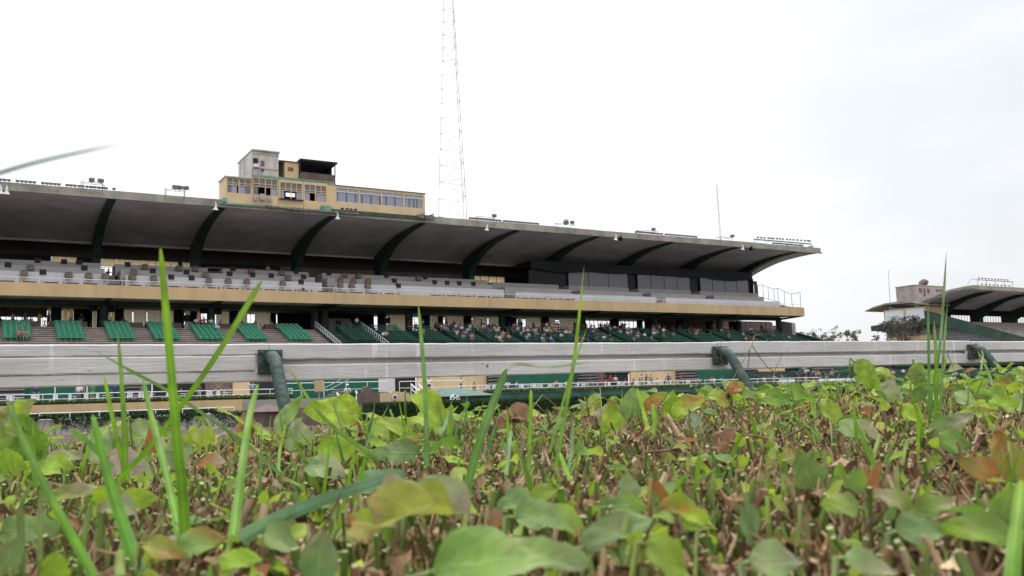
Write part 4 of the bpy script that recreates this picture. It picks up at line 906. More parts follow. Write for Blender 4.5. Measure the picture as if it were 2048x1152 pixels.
COL = {'white':(.75,.75,.78),'pale blue':(.35,.48,.68),'orange':(.75,.16,.03),'red':(.45,.03,.03),'black':(.02,.02,.025),'grey':(.26,.26,.28),'yellow':(.62,.42,.06),'navy blue':(.03,.05,.18),'pink':(.62,.25,.28),'green':(.05,.28,.12),'beige':(.5,.42,.3),'maroon':(.16,.02,.03),'bright blue':(.05,.16,.5),'brown':(.17,.10,.06),'lilac':(.4,.33,.5),'turquoise':(.06,.42,.40)}
CW = ['white']*10+['pale blue']*4+['black']*8+['grey']*5+['red']*2+['maroon']*4+['navy blue']*5+['beige']*4+['pink']*1+['orange','yellow','bright blue','brown','brown','lilac']
GRP = {}
def person(x, y, z, pose, shirt, where, rz=0, group='spectators in the long grandstand'):
    """every label is kept unique by redrawing the shirt colour"""
    me = (ST if pose == 'standing' else SE)[rs.randint(3 if pose == 'standing' else 4)]
    verb = 'standing' if pose == 'standing' else 'seated'
    tries = 0
    while True:
        lab = f'person in {shirt}, {verb} {where}'
        if lab not in USED or tries > 40: break
        shirt = CW[rs.randint(len(CW))] if tries < 12 else list(COL)[rs.randint(len(COL))]; tries += 1
    o = inst('person', me, (x, y, z), rz, lab, 'person', group, rs.uniform(.95, 1.05))
    c = np.array(COL[shirt])*rs.uniform(.6, .9); o.color = (*c, 1); return o
def bay(x):
    for i in range(len(secs)):
        if x < secs[i][1]+.5: return i
    return len(secs)-1
# crowd on the benches: density per section, from the photograph
dens = [0, .05, .16, .42, .50, .50, .55, .30, .42, .24, .16, .14, .16]
for si, (x0, x1) in enumerate(secs):
    n = int((x1-x0)/.6)
    for r in range(9):
        for q in range(n):
            dd = dens[si]*(1.3 if r < 5 else .75)
            if rs.rand() < dd*.62:
                person(x0+.3+q*.6+rs.uniform(-.08,.08), 103-.75*r-.12, 8.4-.265*r, 'seated', CW[rs.randint(len(CW))], f'{ORD[r]} bench row from top, {ORD[si]} bench section', rs.uniform(-.3,.3))
    if dens[si] > .1:
        for q in range(int(n*.75*dens[si]/.3)):
            person(x0+rs.uniform(0, x1-x0), 103.6+rs.uniform(0, 1.6), 8.4, 'standing' if rs.rand() < .45 else 'seated', ['black','maroon','navy blue','grey','brown','white','red'][rs.randint(7)], f'behind the top bench row, {ORD[si]} bench section', rs.uniform(-1,1))
def at_row(xx, yy, r, pose, shirt, where): 
    p = PY(xx, yy, 103-.75*r-.3); person(p[0], 103-.75*r-.3, 8.4-.265*r, pose, shirt, where)
at_row(714, 660, 0, 'standing', 'white', 'at the head of the stair rails on the top step')
at_row(1308, 672, 4, 'standing', 'orange', 'beside the ninth bench section, in the aisle')
at_row(1327, 672, 4, 'standing', 'white', 'in the aisle left of the tenth bench section')
at_row(1112, 670, 4, 'standing', 'orange', 'in the aisle right of the sixth bench section')
at_row(1036, 672, 4, 'standing', 'pale blue', 'in the middle of the sixth bench section')
at_row(1094, 660, 1, 'standing', 'white', 'by the columns near the seventh bench section, all in white')
at_row(940, 668, 3, 'standing', 'beige', 'in the aisle left of the fifth bench section')
for xx, r, sh, wh in ((37,7,'pink','low in the first seat block, left one of two'),(50,7,'pink','low in the first seat block, right one of two'),(391,0,'white','in the top row of the fifth seat block, at its left'),(407,0,'orange','in the top row of the fifth seat block, in its middle'),(421,0,'white','in the top row of the fifth seat block, at its right'),(400,0,'red','in the top row of the fifth seat block between two others'),(434,3,'white','at the right edge of the fifth seat block wearing a cap'),(766,6,'white','low in the second bench section, left one of a pair'),(771,6,'beige','low in the second bench section, right one of a pair')):
    at_row(xx, 670, r, 'seated', sh, wh)
for i, (xx, sh, ps) in enumerate(((4,'black','seated'),(26,'lilac','standing'),(50,'navy blue','standing'),(60,'pink','seated'),(79,'yellow','standing'),(97,'navy blue','standing'),(147,'pale blue','seated'),(163,'black','standing'),(216,'maroon','seated'),(238,'brown','seated'),(256,'red','seated'),(438,'yellow','seated'),(482,'maroon','seated'),(506,'navy blue','seated'),(546,'beige','seated'),(1246,'grey','standing'),(1320,'white','standing'))):
    p = PY(xx, 645, 104.6); person(p[0], 104.9, 8.4, ps, sh, ('among the covered tables, %s from left' % ORD[i]) if xx < 560 else 'by the rear windows of the right half', rs.uniform(-1.5,1.5), 'people behind the green seats')
for i, (xx, Y_, z, sh, ps) in enumerate(((130,108.9,14.7,'black','seated'),(366,104,12.3,'white','seated'),(449,104,12.3,'black','seated'),(599,104,12.35,'red','seated'),(605,101.3,12.1,'black','seated'),(392,106.9,13.5,'maroon','seated'),(470,106.9,13.5,'navy blue','seated'),(484,106.9,13.5,'brown','seated'),(536,110,15.3,'yellow','standing'),(547,110,15.0,'grey','seated'),(596,110,15.0,'black','seated'),(614,110,15.0,'beige','seated'),(216,106.5,13.4,'black','standing'),(697,111,15.3,'red','seated'),(705,111,15.3,'maroon','seated'),(724,111,15.3,'black','seated'))):
    p = px(xx, 545, Y_); person(p, Y_, z, ps, sh, 'on the upper balcony, %s from the left' % ORD[i], rs.uniform(-.5,.5), 'people on the upper balcony')

# ================================================================== TERRACE IN FRONT OF THE STAND
b = MB(); b.box(-80, 18.9, 77, 77.3, -.6, .42); tag(b.build('planter_wall', 'tan'), 'low tan planter wall along the left part of the terrace', 'wall')
b = MB(); b.box(-80, 18.6, 65, 65.35, -1.6, -.62); tag(b.build('track_wall', 'booth_grey'), 'grey-green wall overgrown with vines at the left edge of the dirt track', 'wall')
b = MB(); b.box(43.0, 330, 76.0, 76.45, -1.6, .29); b.box(42.9, 330, 75.9, 76.5, .29, .36); tag(b.build('ledge_wall', 'teal'), 'long dark teal wall below the white terrace rail on the right', 'wall')
b = MB(); b.box(46.5, 53.5, 60.2, 61, -1.6, -.12).box(53.6, 330, 60.4, 61, -1.6, -.22); tag(b.build('low_wall', 'dkgreen'), 'low dark green wall right of the clipped hedge', 'wall')
def railing(x0, x1, Y, z0, zt, step, label, mid=True, r=.035):
    b = MB(); n = max(1, int((x1-x0)/step))
    for i in range(n+1): x = x0+(x1-x0)*i/n; b.bar((x,Y,z0),(x,Y,zt),r,5)
    b.bar((x0,Y,zt),(x1,Y,zt),r*1.1,5)
    if mid: b.bar((x0,Y,(z0+zt)/2+.05),(x1,Y,(z0+zt)/2+.05),r*.8,5)
    return tag(b.build('railing', 'white'), label, 'railing')
railing(-60, 23.5, 78.2, .35, 1.23, 1.9, 'white pipe railing along the left terrace above the tan planter wall')
railing(-60, 15.6, 65.9, -1.1, -.18, 1.75, 'white pipe railing above the vine covered wall on the left')
railing(39.5, 90, 77.6, .30, 1.12, 1.35, 'white railing with close posts along the right terrace')
railing(22.9, 33.5, 80.5, .35, 1.75, 1.8, 'white two-bar railing behind the podium in the middle')
railing(34.5, 41.5, 80.2, .35, 1.7, 3.2, 'white rail in front of the cream wall right of the white steps')
b = MB(); 
for dx in (0, 1.6):
    p0 = PY(822+dx*9, 768, 79); p1 = PY(848+dx*9, 792, 76)
    b.bar(p0, p1, .07, 5); b.bar(p0-[0,0,.45], p1-[0,0,.45], .05, 5); b.bar(p0, p0-[0,0,1], .05, 5); b.bar(p1, p1-[0,0,1], .05, 5)
tag(b.build('handrail', 'white'), 'pair of sloping white handrails beside the steps in the middle', 'handrail')
for i, (xa_, ya_, xb2, yb_) in enumerate(((674,786,683,800),(712,782,719,799))):
    b = MB(); p0, p1 = PY(xa_, ya_, 72), PY(xb2, yb_, 69); b.bar(p0, p1, .06, 5); b.bar(p0-[0,0,.5], p1-[0,0,.5], .05, 5); b.bar(p0, p0-[0,0,.9], .05, 5); b.bar(p1, p1-[0,0,.9], .05, 5)
    tag(b.build('handrail', 'white'), 'short white handrail %s of the man in the white cap' % ('left', 'right')[i], 'handrail')
# podium group
b = MB(); x0, x1 = px(640, 800, 69), px(842, 800, 69); b.box(x0, x1, 66.5, 74, -1.6, -.42); b.box(x0-.1, x1+.1, 66.4, 66.5, -.6, -.38); tag(b.build('podium', 'dkgreen'), 'low dark green podium the man in the white cap stands on', 'podium')
b = MB(); x0, x1 = px(721, 795, 68), px(756, 795, 68); b.box(x0, x1, 67.6, 68.8, -.42, .62); b.box(x0+.1, x1-.1, 67.55, 67.598, -.3, .5); b.prismY([(x0+.25,.62),(x0+.95,.62),(x0+.9,1.0),(x0+.65,1.14),(x0+.35,1.02)], 68, 68.6); tag(b.build('equipment_box', 'rust'), 'dark brown box with covered equipment right of the man in the cap', 'box')
b = MB(); f = lambda x, y: (px(x, y, 69.5), PY(x, y, 69.5)[2])
b.prismY([(f(757,786)[0],-.42),f(757,786),f(781,785),f(784,782),f(812,785),f(841,790),f(897,793),(f(897,793)[0],-.42)], 69.5, 69.9); tag(b.build('podium_wall', 'cream'), 'cream painted sloping parapet right of the podium', 'wall')
b = MB(); x0, x1 = px(785, 797, 69.4), px(795, 797, 69.4); b.box(x0, x1, 69.38, 69.48, .0, .38, 0); b.box(x0+.1, x1-.1, 69.36, 69.378, .08, .3, 1); tag(b.build('control_box', ['white','dark']), 'small white and black control box on the cream parapet', 'box')
b = MB(); x0, xm, x1 = px(872, 790, 66), px(925, 780, 66), px(984, 790, 66)
z0 = PY(900, 800, 66)[2]; b.box(x0, x1, 65.8, 68.5, -1.6, .12); kb = root('kiosk', (xm, 67, -1.6), 'low dark green kiosk with a pale green hipped roof in front of the terrace', 'kiosk')
b.build('kiosk_body', 'dkgreen', kb); zt_ = PY(905, 776, 67)[2]
b = MB(); b.add([(x0-.2,65.6,.14),(x1+.2,65.6,.14),(x1+.2,68.7,.14),(x0-.2,68.7,.14),(x0+1.2,67.1,zt_),(xm+.4,67.1,zt_-.02)], [(0,1,5,4),(1,2,5),(2,3,4,5),(3,0,4),(0,3,2,1)]); b.build('kiosk_roof', 'roofgreen', kb)
p = PY(911, 805, 65.3); b = MB(); n = 16
vs = [(p[0]+.42*math.cos(6.283*i/n), 65.3, -.12+.42*math.sin(6.283*i/n)) for i in range(n)]+[(p[0]+.42*math.cos(6.283*i/n), 65.5, -.12+.42*math.sin(6.283*i/n)) for i in range(n)]
b.add(vs, [tuple(range(n-1,-1,-1))]+[(i,(i+1)%n,(i+1)%n+n,i+n) for i in range(n)], 0)
for k_ in range(5):
    a = 1.57+k_*1.2566; c0 = (p[0]+.28*math.cos(a), -.12+.28*math.sin(a)); b.box(c0[0]-.07, c0[0]+.07, 65.28, 65.298, c0[1]-.07, c0[1]+.07, 1)
b.box(p[0]-.08, p[0]+.08, 65.28, 65.298, -.2, -.04, 1)
tag(b.build('round_sign', ['white','dark']), 'round white sign with dark spots in front of the green kiosk', 'sign')
b = MB(); x0, x1 = px(640, 775, 78), px(690, 775, 78); 
for i in range(6): b.box(x0+i*.35, x0+i*.35+.33, 76.5, 79, -.1+i*.22, .02+i*.22)
b.bar((x0,76.5,.9),(x0+2.4,76.5,2.0),.04,5); b.bar((x0,79,.9),(x0+2.4,79,2.0),.04,5)
tag(b.build('steel_steps', 'steel'), 'grey metal steps left behind the man in the white cap', 'steps')
b = MB(); p = PY(638, 773, 76); b.box(p[0]-.35, p[0]+.35, 75.8, 76.2, .9, 1.9).bar((p[0],76,-.4),(p[0],76,.9),.05,5); tag(b.build('notice_box', 'tan'), 'small tan box on a post left of the metal steps', 'box')
b = MB(); x0, x1 = px(512, 815, 63), px(566, 815, 63); b.box(x0, x1, 62.5, 64.3, -1.6, -.55); b.add([(x0-.3,62.2,-.55),(x1+.3,62.2,-.55),(x1+.3,64.6,-.55),(x0-.3,64.6,-.55),(x0+.7,63.4,-.05),(x1-.9,63.4,-.05)], [(0,1,5,4),(1,2,5),(2,3,4,5),(3,0,4),(0,3,2,1)]); tag(b.build('hut', 'rust'), 'low dark reddish hut behind the near green rail post', 'hut')
b = MB(); x0, x1 = px(560, 840, 61), px(712, 840, 61); b.box(x0, x1, 61, 61.4, -1.6, -.35); tag(b.build('low_wall', 'rust'), 'dark brown low wall left of the clipped hedge', 'wall')
# hedges far away
def hedge(name, x0, x1, y0, y1, z0, z1, label, tints, n, size=.09, core='dkgreen', cat='hedge', rough_=.06):
    c = ((x0+x1)/2, (y0+y1)/2, z0); rt = root(name, c, label, cat)
    b = MB(); b.box(x0+.1, x1-.1, y0+.1, y1-.1, z0, z1-.1); b.build('core', 'hedgecore', rt)
    P = []
    a1, a2 = (x1-x0)*(z1-z0), (x1-x0)*(y1-y0)
    b = MB(); r_ = np.random.RandomState(int(abs(x0*7+y0))%9999)
    for _ in range(n):
        if r_.rand() < a1/(a1+a2*.8): p = np.array([r_.uniform(x0,x1), y0+r_.uniform(-.03,.1), r_.uniform(z0,z1)])
        else: p = np.array([r_.uniform(x0,x1), r_.uniform(y0,y1), z1+r_.uniform(-.1,rough_)])
        a = r_.normal(size=3); a /= np.linalg.norm(a); q = np.cross(a, r_.normal(size=3)); q /= np.linalg.norm(q)+1e-9; s1 = size*r_.uniform(.6,1.5)
        b.add([p-a*s1, p-q*s1*.5, p+a*s1, p+q*s1*.5], [(0,1,2,3)], 0, np.array(tints[r_.randint(len(tints))])*r_.uniform(.7,1.3))
    b.build('foliage', 'farleaf', rt, attr=True)
M['hedgecore'] = mat('hedge_core', (.02,.03,.015), .95, .3, 3)
G1 = [(.06,.10,.03),(.05,.08,.03),(.08,.13,.04)]; G2 = [(.035,.07,.025),(.045,.085,.03),(.03,.055,.02)]; G3 = [(.11,.16,.04),(.08,.12,.03),(.14,.20,.05)]
hedge('clipped_hedge', 23.2, 46.2, 59, 60.8, -1.55, -.24, 'long clipped dark green hedge along the far edge of the dirt track', G2, 9000, .09)
hedge('planter_hedge', -30, 23.4, 77.3, 78.0, .40, .70, 'low green hedge on the tan planter wall on the left', G1, 6000, .08)
hedge('planter_hedge', 42, 68, 76.6, 77.4, .30, .62, 'bright low hedge on top of the teal wall on the right', G3, 5000, .08)
hedge('planter_hedge', 68.1, 110, 76.6, 77.3, .25, .50, 'sparse low hedge further right on the teal wall', G3, 2500, .08, rough_=.12)
hedge('vine_hedge', -12, 14.5, 66.2, 68.2, -.7, -.22, 'row of dark shrubs behind the lower white railing on the left', G2, 4500, .09)
hedge('podium_hedge', 27.5, 33.2, 76, 78.5, -.3, .62, 'green hedge between the podium and the white steps', G2, 2200, .09)
hedge('mottled_hedge', 53.8, 110, 58.7, 60.2, -1.5, -.28, 'long mottled brown and green hedge along the track on the right', [(.05,.07,.03),(.09,.07,.05),(.06,.05,.035),(.1,.09,.08)], 9000, .1, rough_=.15)
# vines on the left wall
rt = root('climbing_vine', (5, 64.9, -1.6), 'dark vines with thin stems hanging over the grey-green wall on the left', 'vine')
b = MB(); r_ = np.random.RandomState(4)
for _ in range(110):
    x = r_.uniform(-14, 17.5); p = [np.array([x, 64.93, -1.6])]
    for k_ in range(4): p.append(p[-1]+[r_.uniform(-.16,.16), r_.uniform(-.02,.0), .26])
    b.tube(p, .018, 3)
b.build('stems', 'vine', rt)['kind'] = 'stuff'
b = MB()
for _ in range(7500):
    x = r_.uniform(-14, 18); h = abs(r_.normal())*.30*(1+.8*math.sin(x*1.3)+.5*math.sin(x*3.1)); z = -.52-min(h, 1.0)+.12*r_.rand()
    p = np.array([x, 64.9-r_.rand()*.12, z]); a = r_.normal(size=3); a /= np.linalg.norm(a); q = np.cross(a, r_.normal(size=3)); q /= np.linalg.norm(q); s1 = r_.uniform(.05,.12)
    b.add([p-a*s1, p-q*s1*.5, p+a*s1, p+q*s1*.5], [(0,1,2,3)], 0, np.array(G2[r_.randint(3)])*r_.uniform(.7,1.6))
b.build('foliage', 'farleaf', rt, attr=True)

# terrace furniture: white chairs, tables
b = MB()
for sx in (-.2, .2): b.box(sx-.025, sx+.025, -.22, -.17, 0, .44); b.box(sx-.025, sx+.025, .17, .22, 0, .88)
b.box(-.23,.23,-.23,.22,.42,.46).box(-.21,.21,.18,.21,.80,.88).box(-.21,.21,.18,.21,.62,.68)
for xx in (-.12,-.04,.04,.12): b.box(xx-.015, xx+.015, .185, .205, .5, .8)
chair_me = b.mesh('white_chair', ['white'])
b = MB(); b.lathe([(.42,.70),(.42,.74)], 0, 0, 16); b.lathe([(.04,.02),(.04,.70)], 0, 0, 8); b.lathe([(.25,0),(.25,.03)], 0, 0, 12); wt_me = b.mesh('white_table', ['white'])
lx = [22,28,60,70,107,145,168,200,262,285,330,345,420,440]
n_ = 0
for i, xx in enumerate(lx):
    Y_ = 80+rs.uniform(0,2.5); inst('white_chair', chair_me, (px(xx, 795, Y_), Y_, .355), rs.uniform(-1.5,1.5), f'white chair on the left terrace behind the railing, {ORD[i]} from left', 'chair', 'white chairs on the left terrace')
for i, xx in enumerate((35,150,215,300,370,455)):
    inst('white_table', wt_me, (px(xx, 795, 81), 81.2, .355), 0, f'white round table on the left terrace, {ORD[i]} from left', 'table', 'white tables on the left terrace')
rx = [960,975,985,1042,1048,1066,1072,1080,1086,1098,1120,1160,1165,1215,1222,1238,1250,1268,1275,1290,1300,1330,1345,1370,1376]
for i, xx in enumerate(rx):
    Y_ = 79.5+rs.uniform(0,3.5); inst('white_chair', chair_me, (px(xx, 775, Y_), Y_, .355), rs.uniform(-1.5,1.5), f'white chair on the right terrace, {ORD[i]} from left', 'chair', 'white chairs on the right terrace')
for i, xx in enumerate((995,1058,1108,1180,1260,1318,1360)):
    inst('white_table', wt_me, (px(xx, 775, 81.6), 81.8, .355), 0, f'white round table on the right terrace, {ORD[i]} from left', 'table', 'white tables on the right terrace')
for i, xx in enumerate((110, 174)):
    x_ = px(xx, 780, 80); b = MB(); b.bar((x_,80,.35),(x_,80,3.6),.05,6); tag(b.build('terrace_post', 'white'), f'thin white post on the left terrace, {ORD[i]} from left', 'post')
x_ = px(304, 780, 82); b = MB(); b.bar((x_,82,.35),(x_,82,3.6),.06,6); tag(b.build('terrace_post', 'white'), 'thin white post beside the dark opening on the left', 'post')
# terrace people
def tp(xx, Y_, pose, sh, where): person(px(xx, 780, Y_), Y_, .355 if pose == 'standing' else .30, pose, sh, where, rs.uniform(-.8,.8), 'people on the terrace')
for xx, Y_, ps, sh, wh in ((72,84,'standing','navy blue','on the left terrace near the dark stairs'),(158,80,'standing','white','at the left railing in pale shorts'),(162,82,'standing','pink','on the left terrace between two thin posts'),(185,82,'standing','green','at the left railing right of a thin white post'),(230,83,'standing','navy blue','on the left terrace before the striped stairs'),(285,83,'standing','grey','on the left terrace beside the dark opening'),(365,85,'seated','black','inside the dark opening on the left'),(398,86,'standing','brown','in front of the dark opening on the left'),(505,84,'standing','pale blue','at the small doorway left of the rail post'),
    (858,84,'standing','white','on the middle steps holding a white bag'),(922,84,'standing','white','in front of the cream wall in the middle'),(948,81,'seated','yellow','on the terrace right of the kiosk'),
    (1015,80,'seated','white','at a table by the first dark stairs'),(1030,79.4,'seated','pale blue','at the railing, large, with back turned'),(1112,80,'seated','yellow','at a table before the green wall'),(1132,81,'seated','white','leaning at a table before the green wall'),(1140,82,'seated','pink','at a table before the green wall'),(1178,81,'seated','black','beside the second dark stairs'),(1199,79.5,'seated','red','at the railing with a white cap'),(1203,85,'standing','navy blue','by the brown doorway'),(1212,85,'standing','black','by the brown doorway'),(1222,85,'standing','red','in the dark opening right of the brown doorway'),(1232,85,'standing','white','in the dark opening right of the brown doorway'),(1250,83,'seated','red','at a table before the cream wall'),(1262,83,'seated','maroon','at a table before the cream wall'),(1275,84,'seated','grey','at a table before the cream wall'),(1284,85,'standing','pale blue','before the cream wall'),(1293,85,'standing','brown','before the cream wall'),(1303,85,'standing','beige','before the cream wall'),(1281,80,'seated','yellow','low at the railing before the cream wall'),(1316,84,'seated','white','before the cream wall'),(1325,84,'seated','black','before the cream wall'),(1338,85,'standing','bright blue','at the right end of the cream wall'),(1343,82,'seated','green','at the right end of the cream wall'),(1363,86,'standing','red','on the stairs right of the cream wall'),(1383,85,'seated','orange','on the benches left of the second rail post'),(1396,84,'seated','turquoise','on the benches left of the second rail post'),
    (1424,83,'seated','pink','by the second rail post, left of a pair'),(1428,83.5,'seated','white','by the second rail post, with cap'),(1441,82,'seated','turquoise','under the green wall with pale trousers'),(1463,82,'seated','pink','right under the green wall'),(1497,82,'seated','beige','behind the second rail post')): tp(xx, Y_, ps, sh, wh)
# distant enclosure at right: long green benches with a mixed crowd
for i in range(6):
    b = MB(); b.box(px(1500,770,80)+i*.8, 190, 80+i*1.2, 80.4+i*1.2, .35+.22*i+.35, .35+.22*i+.42).box(px(1500,770,80)+i*.8, 190, 80.5+i*1.2, 80.55+i*1.2, .35+.22*i+.5, .35+.22*i+.75)
    for q in range(24): x = px(1500,770,80)+i*.8+.2+q*4.4; b.box(x, x+.08, 80.1+i*1.2, 80.5+i*1.2, .35, .35+.22*i+.35)
    tag(b.build('terrace_bench', 'stepgreen'), f'long pale green bench at the far right terrace, {ORD[i]} from the front', 'bench', 'long benches on the far right terrace')
b = MB(); b.box(px(1560,765,79), px(1590,765,79), 79, 79.2, .35, 1.0).box(px(1640,765,79), px(1715,765,79), 79, 79.2, .35, .95).box(px(1790,765,79), px(1900,765,79), 78, 78.3, .1, .75); tag(b.build('low_white_wall', 'white'), 'low white wall segments along the far right terrace', 'wall')
b = MB(); b.box(px(1720,765,96), 330, 89.5, 96, 2.6, 3.2); b.box(px(1760,765,93), 330, 95, 96, .35, 2.6); tag(b.build('far_canopy', 'dkgreen'), 'low dark green canopy over the far right terrace', 'canopy')
for i in range(52):
    xx = rs.choice([rs.uniform(1505,1720), rs.uniform(1590,1660), rs.uniform(1740,2046)]); r = rs.randint(6); ps = 'standing' if rs.rand() < .25 else 'seated'
    Y_ = 80.2+r*1.2; person(px(xx, 755, Y_), Y_+.2, .35+.22*r-.1, ps, CW[rs.randint(len(CW))], 'far right terrace, %s bench, %s third rail post' % (ORD[r], ('far left of' if xx < 1720 else 'just left of' if xx < 1940 else 'right of')), rs.uniform(-.6,.6), 'people on the far right terrace')
# the man in the white cap on the podium
p = PY(695, 800, 70.2); me = standing('man', 'front', .0, True)
o = bpy.data.objects.new('person', me); col.objects.link(o); o.location = (p[0], 70.2, -.415); o['_o'] = list(o.location); o.color = (.78,.78,.8,1)
me.materials[2] = M['blackcloth']; tag(o, 'person in white shirt, dark tie, black trousers and white cap standing on the podium', 'person')
def child(mb, nm, mm, par):
    me_ = mb.mesh(nm, [mm]); c = bpy.data.objects.new(nm, me_); col.objects.link(c); c.parent = par; return c
b = MB(); b.add([(-.03,-.125,1.42),(.03,-.125,1.42),(.045,-.165,1.08),(0,-.165,1.03),(-.045,-.165,1.08)], [(0,1,2,3,4)]); b.box(-.025,.025,-.135,-.115,1.40,1.44); child(b, 'necktie', 'blackcloth', o)
b = MB(); b.lathe([(.105,1.70),(.108,1.74),(.09,1.79),(.04,1.82)], 0, -.02, 12); b.box(-.08,.08,-.21,-.10,1.70,1.715); child(b, 'cap', 'capwhite', o)

# ================================================================== THE TRACK RAIL
zt = lambda x: .277+.006*x
zb = lambda x: .096+.0075*x
rail = root('track_rail', (2.5, 4.4, -1.05), 'weathered white wooden running rail on bent green pipe posts', 'rail')
cuts = [-9.9, -7.2, -4.4, -1.6, 1.18, 4.05, 6.72, 9.5, 12.3, 15.1, 17.9, 20.7, 23.5, 26.3, 29.1]
def board(x0, x1, f0, f1, y0, y1, name='board', wob=.0022):
    """a plank between fractions f0..f1 of the rail's height, with worn irregular edges"""
    n = max(4, int((x1-x0)/.03)); vs = []; sd_ = rs.uniform(0, 99)
    def zz(x, f): return zb(x)+(zt(x)-zb(x))*f
    e = .006
    for i in range(n+1):
        x = x0+(x1-x0)*i/n; nzv = [noise.noise(Vector((x*9+sd_, k_*7.1, 0)))*wob+noise.noise(Vector((x*38+sd_, k_*3.1, 5)))*wob*.6 for k_ in range(4)]
        a, c = zz(x, f0), zz(x, f1)
        vs += [(x, y0+e+nzv[0], a+nzv[0]), (x, y0+nzv[1], a+e+nzv[0]), (x, y0+nzv[2], c-e+nzv[2]), (x, y0+e+nzv[2], c+nzv[2]), (x, y1, c+nzv[3]), (x, y1, a+nzv[1])]
    fs = [(i*6+k_, i*6+(k_+1)%6, (i+1)*6+(k_+1)%6, (i+1)*6+k_) for i in range(n) for k_ in range(6)]
    fs = [tuple(reversed(f_)) for f_ in fs]+[tuple(range(6)), tuple(range(n*6+5, n*6-1, -1))]
    b = MB(); b.add(vs, fs); return b.build(name, 'rail', rail)
for i in range(len(cuts)-1):
    x0, x1 = cuts[i], cuts[i+1]; g_ = .0015
    if x1 <= 1.2:
        board(x0+g_, x1-g_, .70, 1.0, 4.300, 4.34); board(x0+g_, x1-.066, .28, .69, 4.293, 4.335); board(x0+g_, x1-g_, .0, .275, 4.298, 4.34)
    else:
        dz = .03 if i % 2 else 0
        board(x0+g_+(0 if i > 4 else 0), x1-g_, .575, 1.0+dz, 4.30, 4.345); board(x0+g_, x1-g_, .0, .435, 4.298, 4.345); board(x0+.03, x1-.03, .30, .62, 4.335, 4.37)
for i, x in enumerate(cuts):
    if x < -5 or x > 24: continue
    zc = (zt(x)+zb(x))/2
    b = MB(); b.box(x-.058, x+.058, 4.272, 4.292, zc-.058, zc+.06)
    for sx in (-.043,.043):
        for sz in (-.043,.045): b.tube([(x+sx,4.262,zc+sz),(x+sx,4.273,zc+sz)], .009, 6)
    pl = b.build('mounting_plate', 'pipe', rail, bevel=.003)
    path = [(x,4.275,zc+.02),(x,4.24,zc+.02),(x,4.205,zc+.006),(x,4.175,zc-.025),(x,4.13,zc-.09),(x,4.05,zc-.2),(x,3.95,zc-.34),(x,3.84,zc-.52),(x,3.78,zc-.7),(x,3.76,-1.1)]
    b = MB(); b.tube([np.array(q) for q in path], [.033,.033,.032]+[.030]*7, 16); b.build('pipe_post', 'pipe', rail, smooth=True)

for x in (4.05, 6.72, 9.5):
    zc = (zt(x)+zb(x))/2; b = MB()
    for _ in range(170):
        p = np.array([x+rs.normal()*.03, 4.262-abs(rs.normal())*.012, zc+rs.normal()*.035-.012]); d = rs.normal(size=3)*np.array([.02,.008,.028]); k_ = rs.normal(size=3)*.006
        b.tube([p, p+d*.5+k_, p+d], [.0011,.0009,.0005], 3, 0, np.array((.16,.14,.11))*rs.uniform(.5,1.3))
    o = b.build('dry_grass_clump', 'twig', rail, attr=True); o['kind'] = 'stuff'

# ================================================================== THE CLIPPED HEDGE IN FRONT OF THE CAMERA
def htop(x, y):
    return -.047+.024*min(x, 4.0)+.005*noise.noise(Vector((x*5, y*5, 1)))
hr = np.random.RandomState(21)
fol = root('foreground_hedge', (1.2, .6, -1.05), 'freshly clipped leafy hedge with cut stems and dry brown twigs filling the foreground', 'hedge')
YEDGE = 1.40
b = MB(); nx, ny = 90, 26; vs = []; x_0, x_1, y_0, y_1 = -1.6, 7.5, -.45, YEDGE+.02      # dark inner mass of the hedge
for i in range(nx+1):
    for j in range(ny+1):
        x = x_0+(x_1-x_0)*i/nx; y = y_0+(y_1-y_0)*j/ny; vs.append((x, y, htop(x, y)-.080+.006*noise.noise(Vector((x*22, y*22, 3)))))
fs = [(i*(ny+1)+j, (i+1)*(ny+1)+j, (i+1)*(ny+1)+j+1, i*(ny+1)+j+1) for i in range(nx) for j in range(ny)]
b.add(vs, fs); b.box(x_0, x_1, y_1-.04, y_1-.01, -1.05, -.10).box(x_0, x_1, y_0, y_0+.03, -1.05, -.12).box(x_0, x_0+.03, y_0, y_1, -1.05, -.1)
M['shaded_litter'] = mat('shaded_hedge_litter', (.03,.022,.012), .95, .5, 60, (.01,.013,.006,.9))  # litter coloured near black to stand for shade in the gaps
b.build('inner_mass', 'shaded_litter', fol)

def inwedge(x, y, mg=.12):
    """roughly inside what the photograph sees"""
    c = RW.T @ np.array([x, y, -.03]); d = -c[2]
    return d > .05 and abs(c[0])/d < 2048/2/F+mg/max(d,.15)+.04
def region(n, far=False):
    k_ = 0
    while k_ < n:
        if far: x, y = hr.uniform(-1.6, 7.5), hr.uniform(-.45, YEDGE)
        else: x, y = hr.uniform(-.5, 3.4), hr.uniform(.0, YEDGE)
        iw = inwedge(x, y)
        if far == iw: continue
        if math.hypot(x, y) < .13: continue
        k_ += 1; yield x, y
def near(n):
    k_ = 0
    while k_ < n:
        d = hr.uniform(.17, .85); u = hr.uniform(-.64, .64)*d
        p = CAMR*u+CAMF*d; x, y = p[0], p[1]
        if y > YEDGE-.02 or math.hypot(x, y) < .15: continue
        k_ += 1; yield x, y
def dryness(x, y):
    """0 leafy .. 1 dry brown: the clipped middle is drier than the far edge and the ends"""
    e = (YEDGE-y)/YEDGE
    v = 1.25*e*(1-.6*e) + .55*noise.noise(Vector((x*1.7+3, y*2.2, 0)))
    u = x/max(.3, y+.25)
    v *= 1.0 if u > .55 else .72
    if u > 1.35: v *= .8
    return max(0, min(1, v+.12))
def nrm(v): v = np.asarray(v, float); return v/(np.linalg.norm(v)+1e-12)

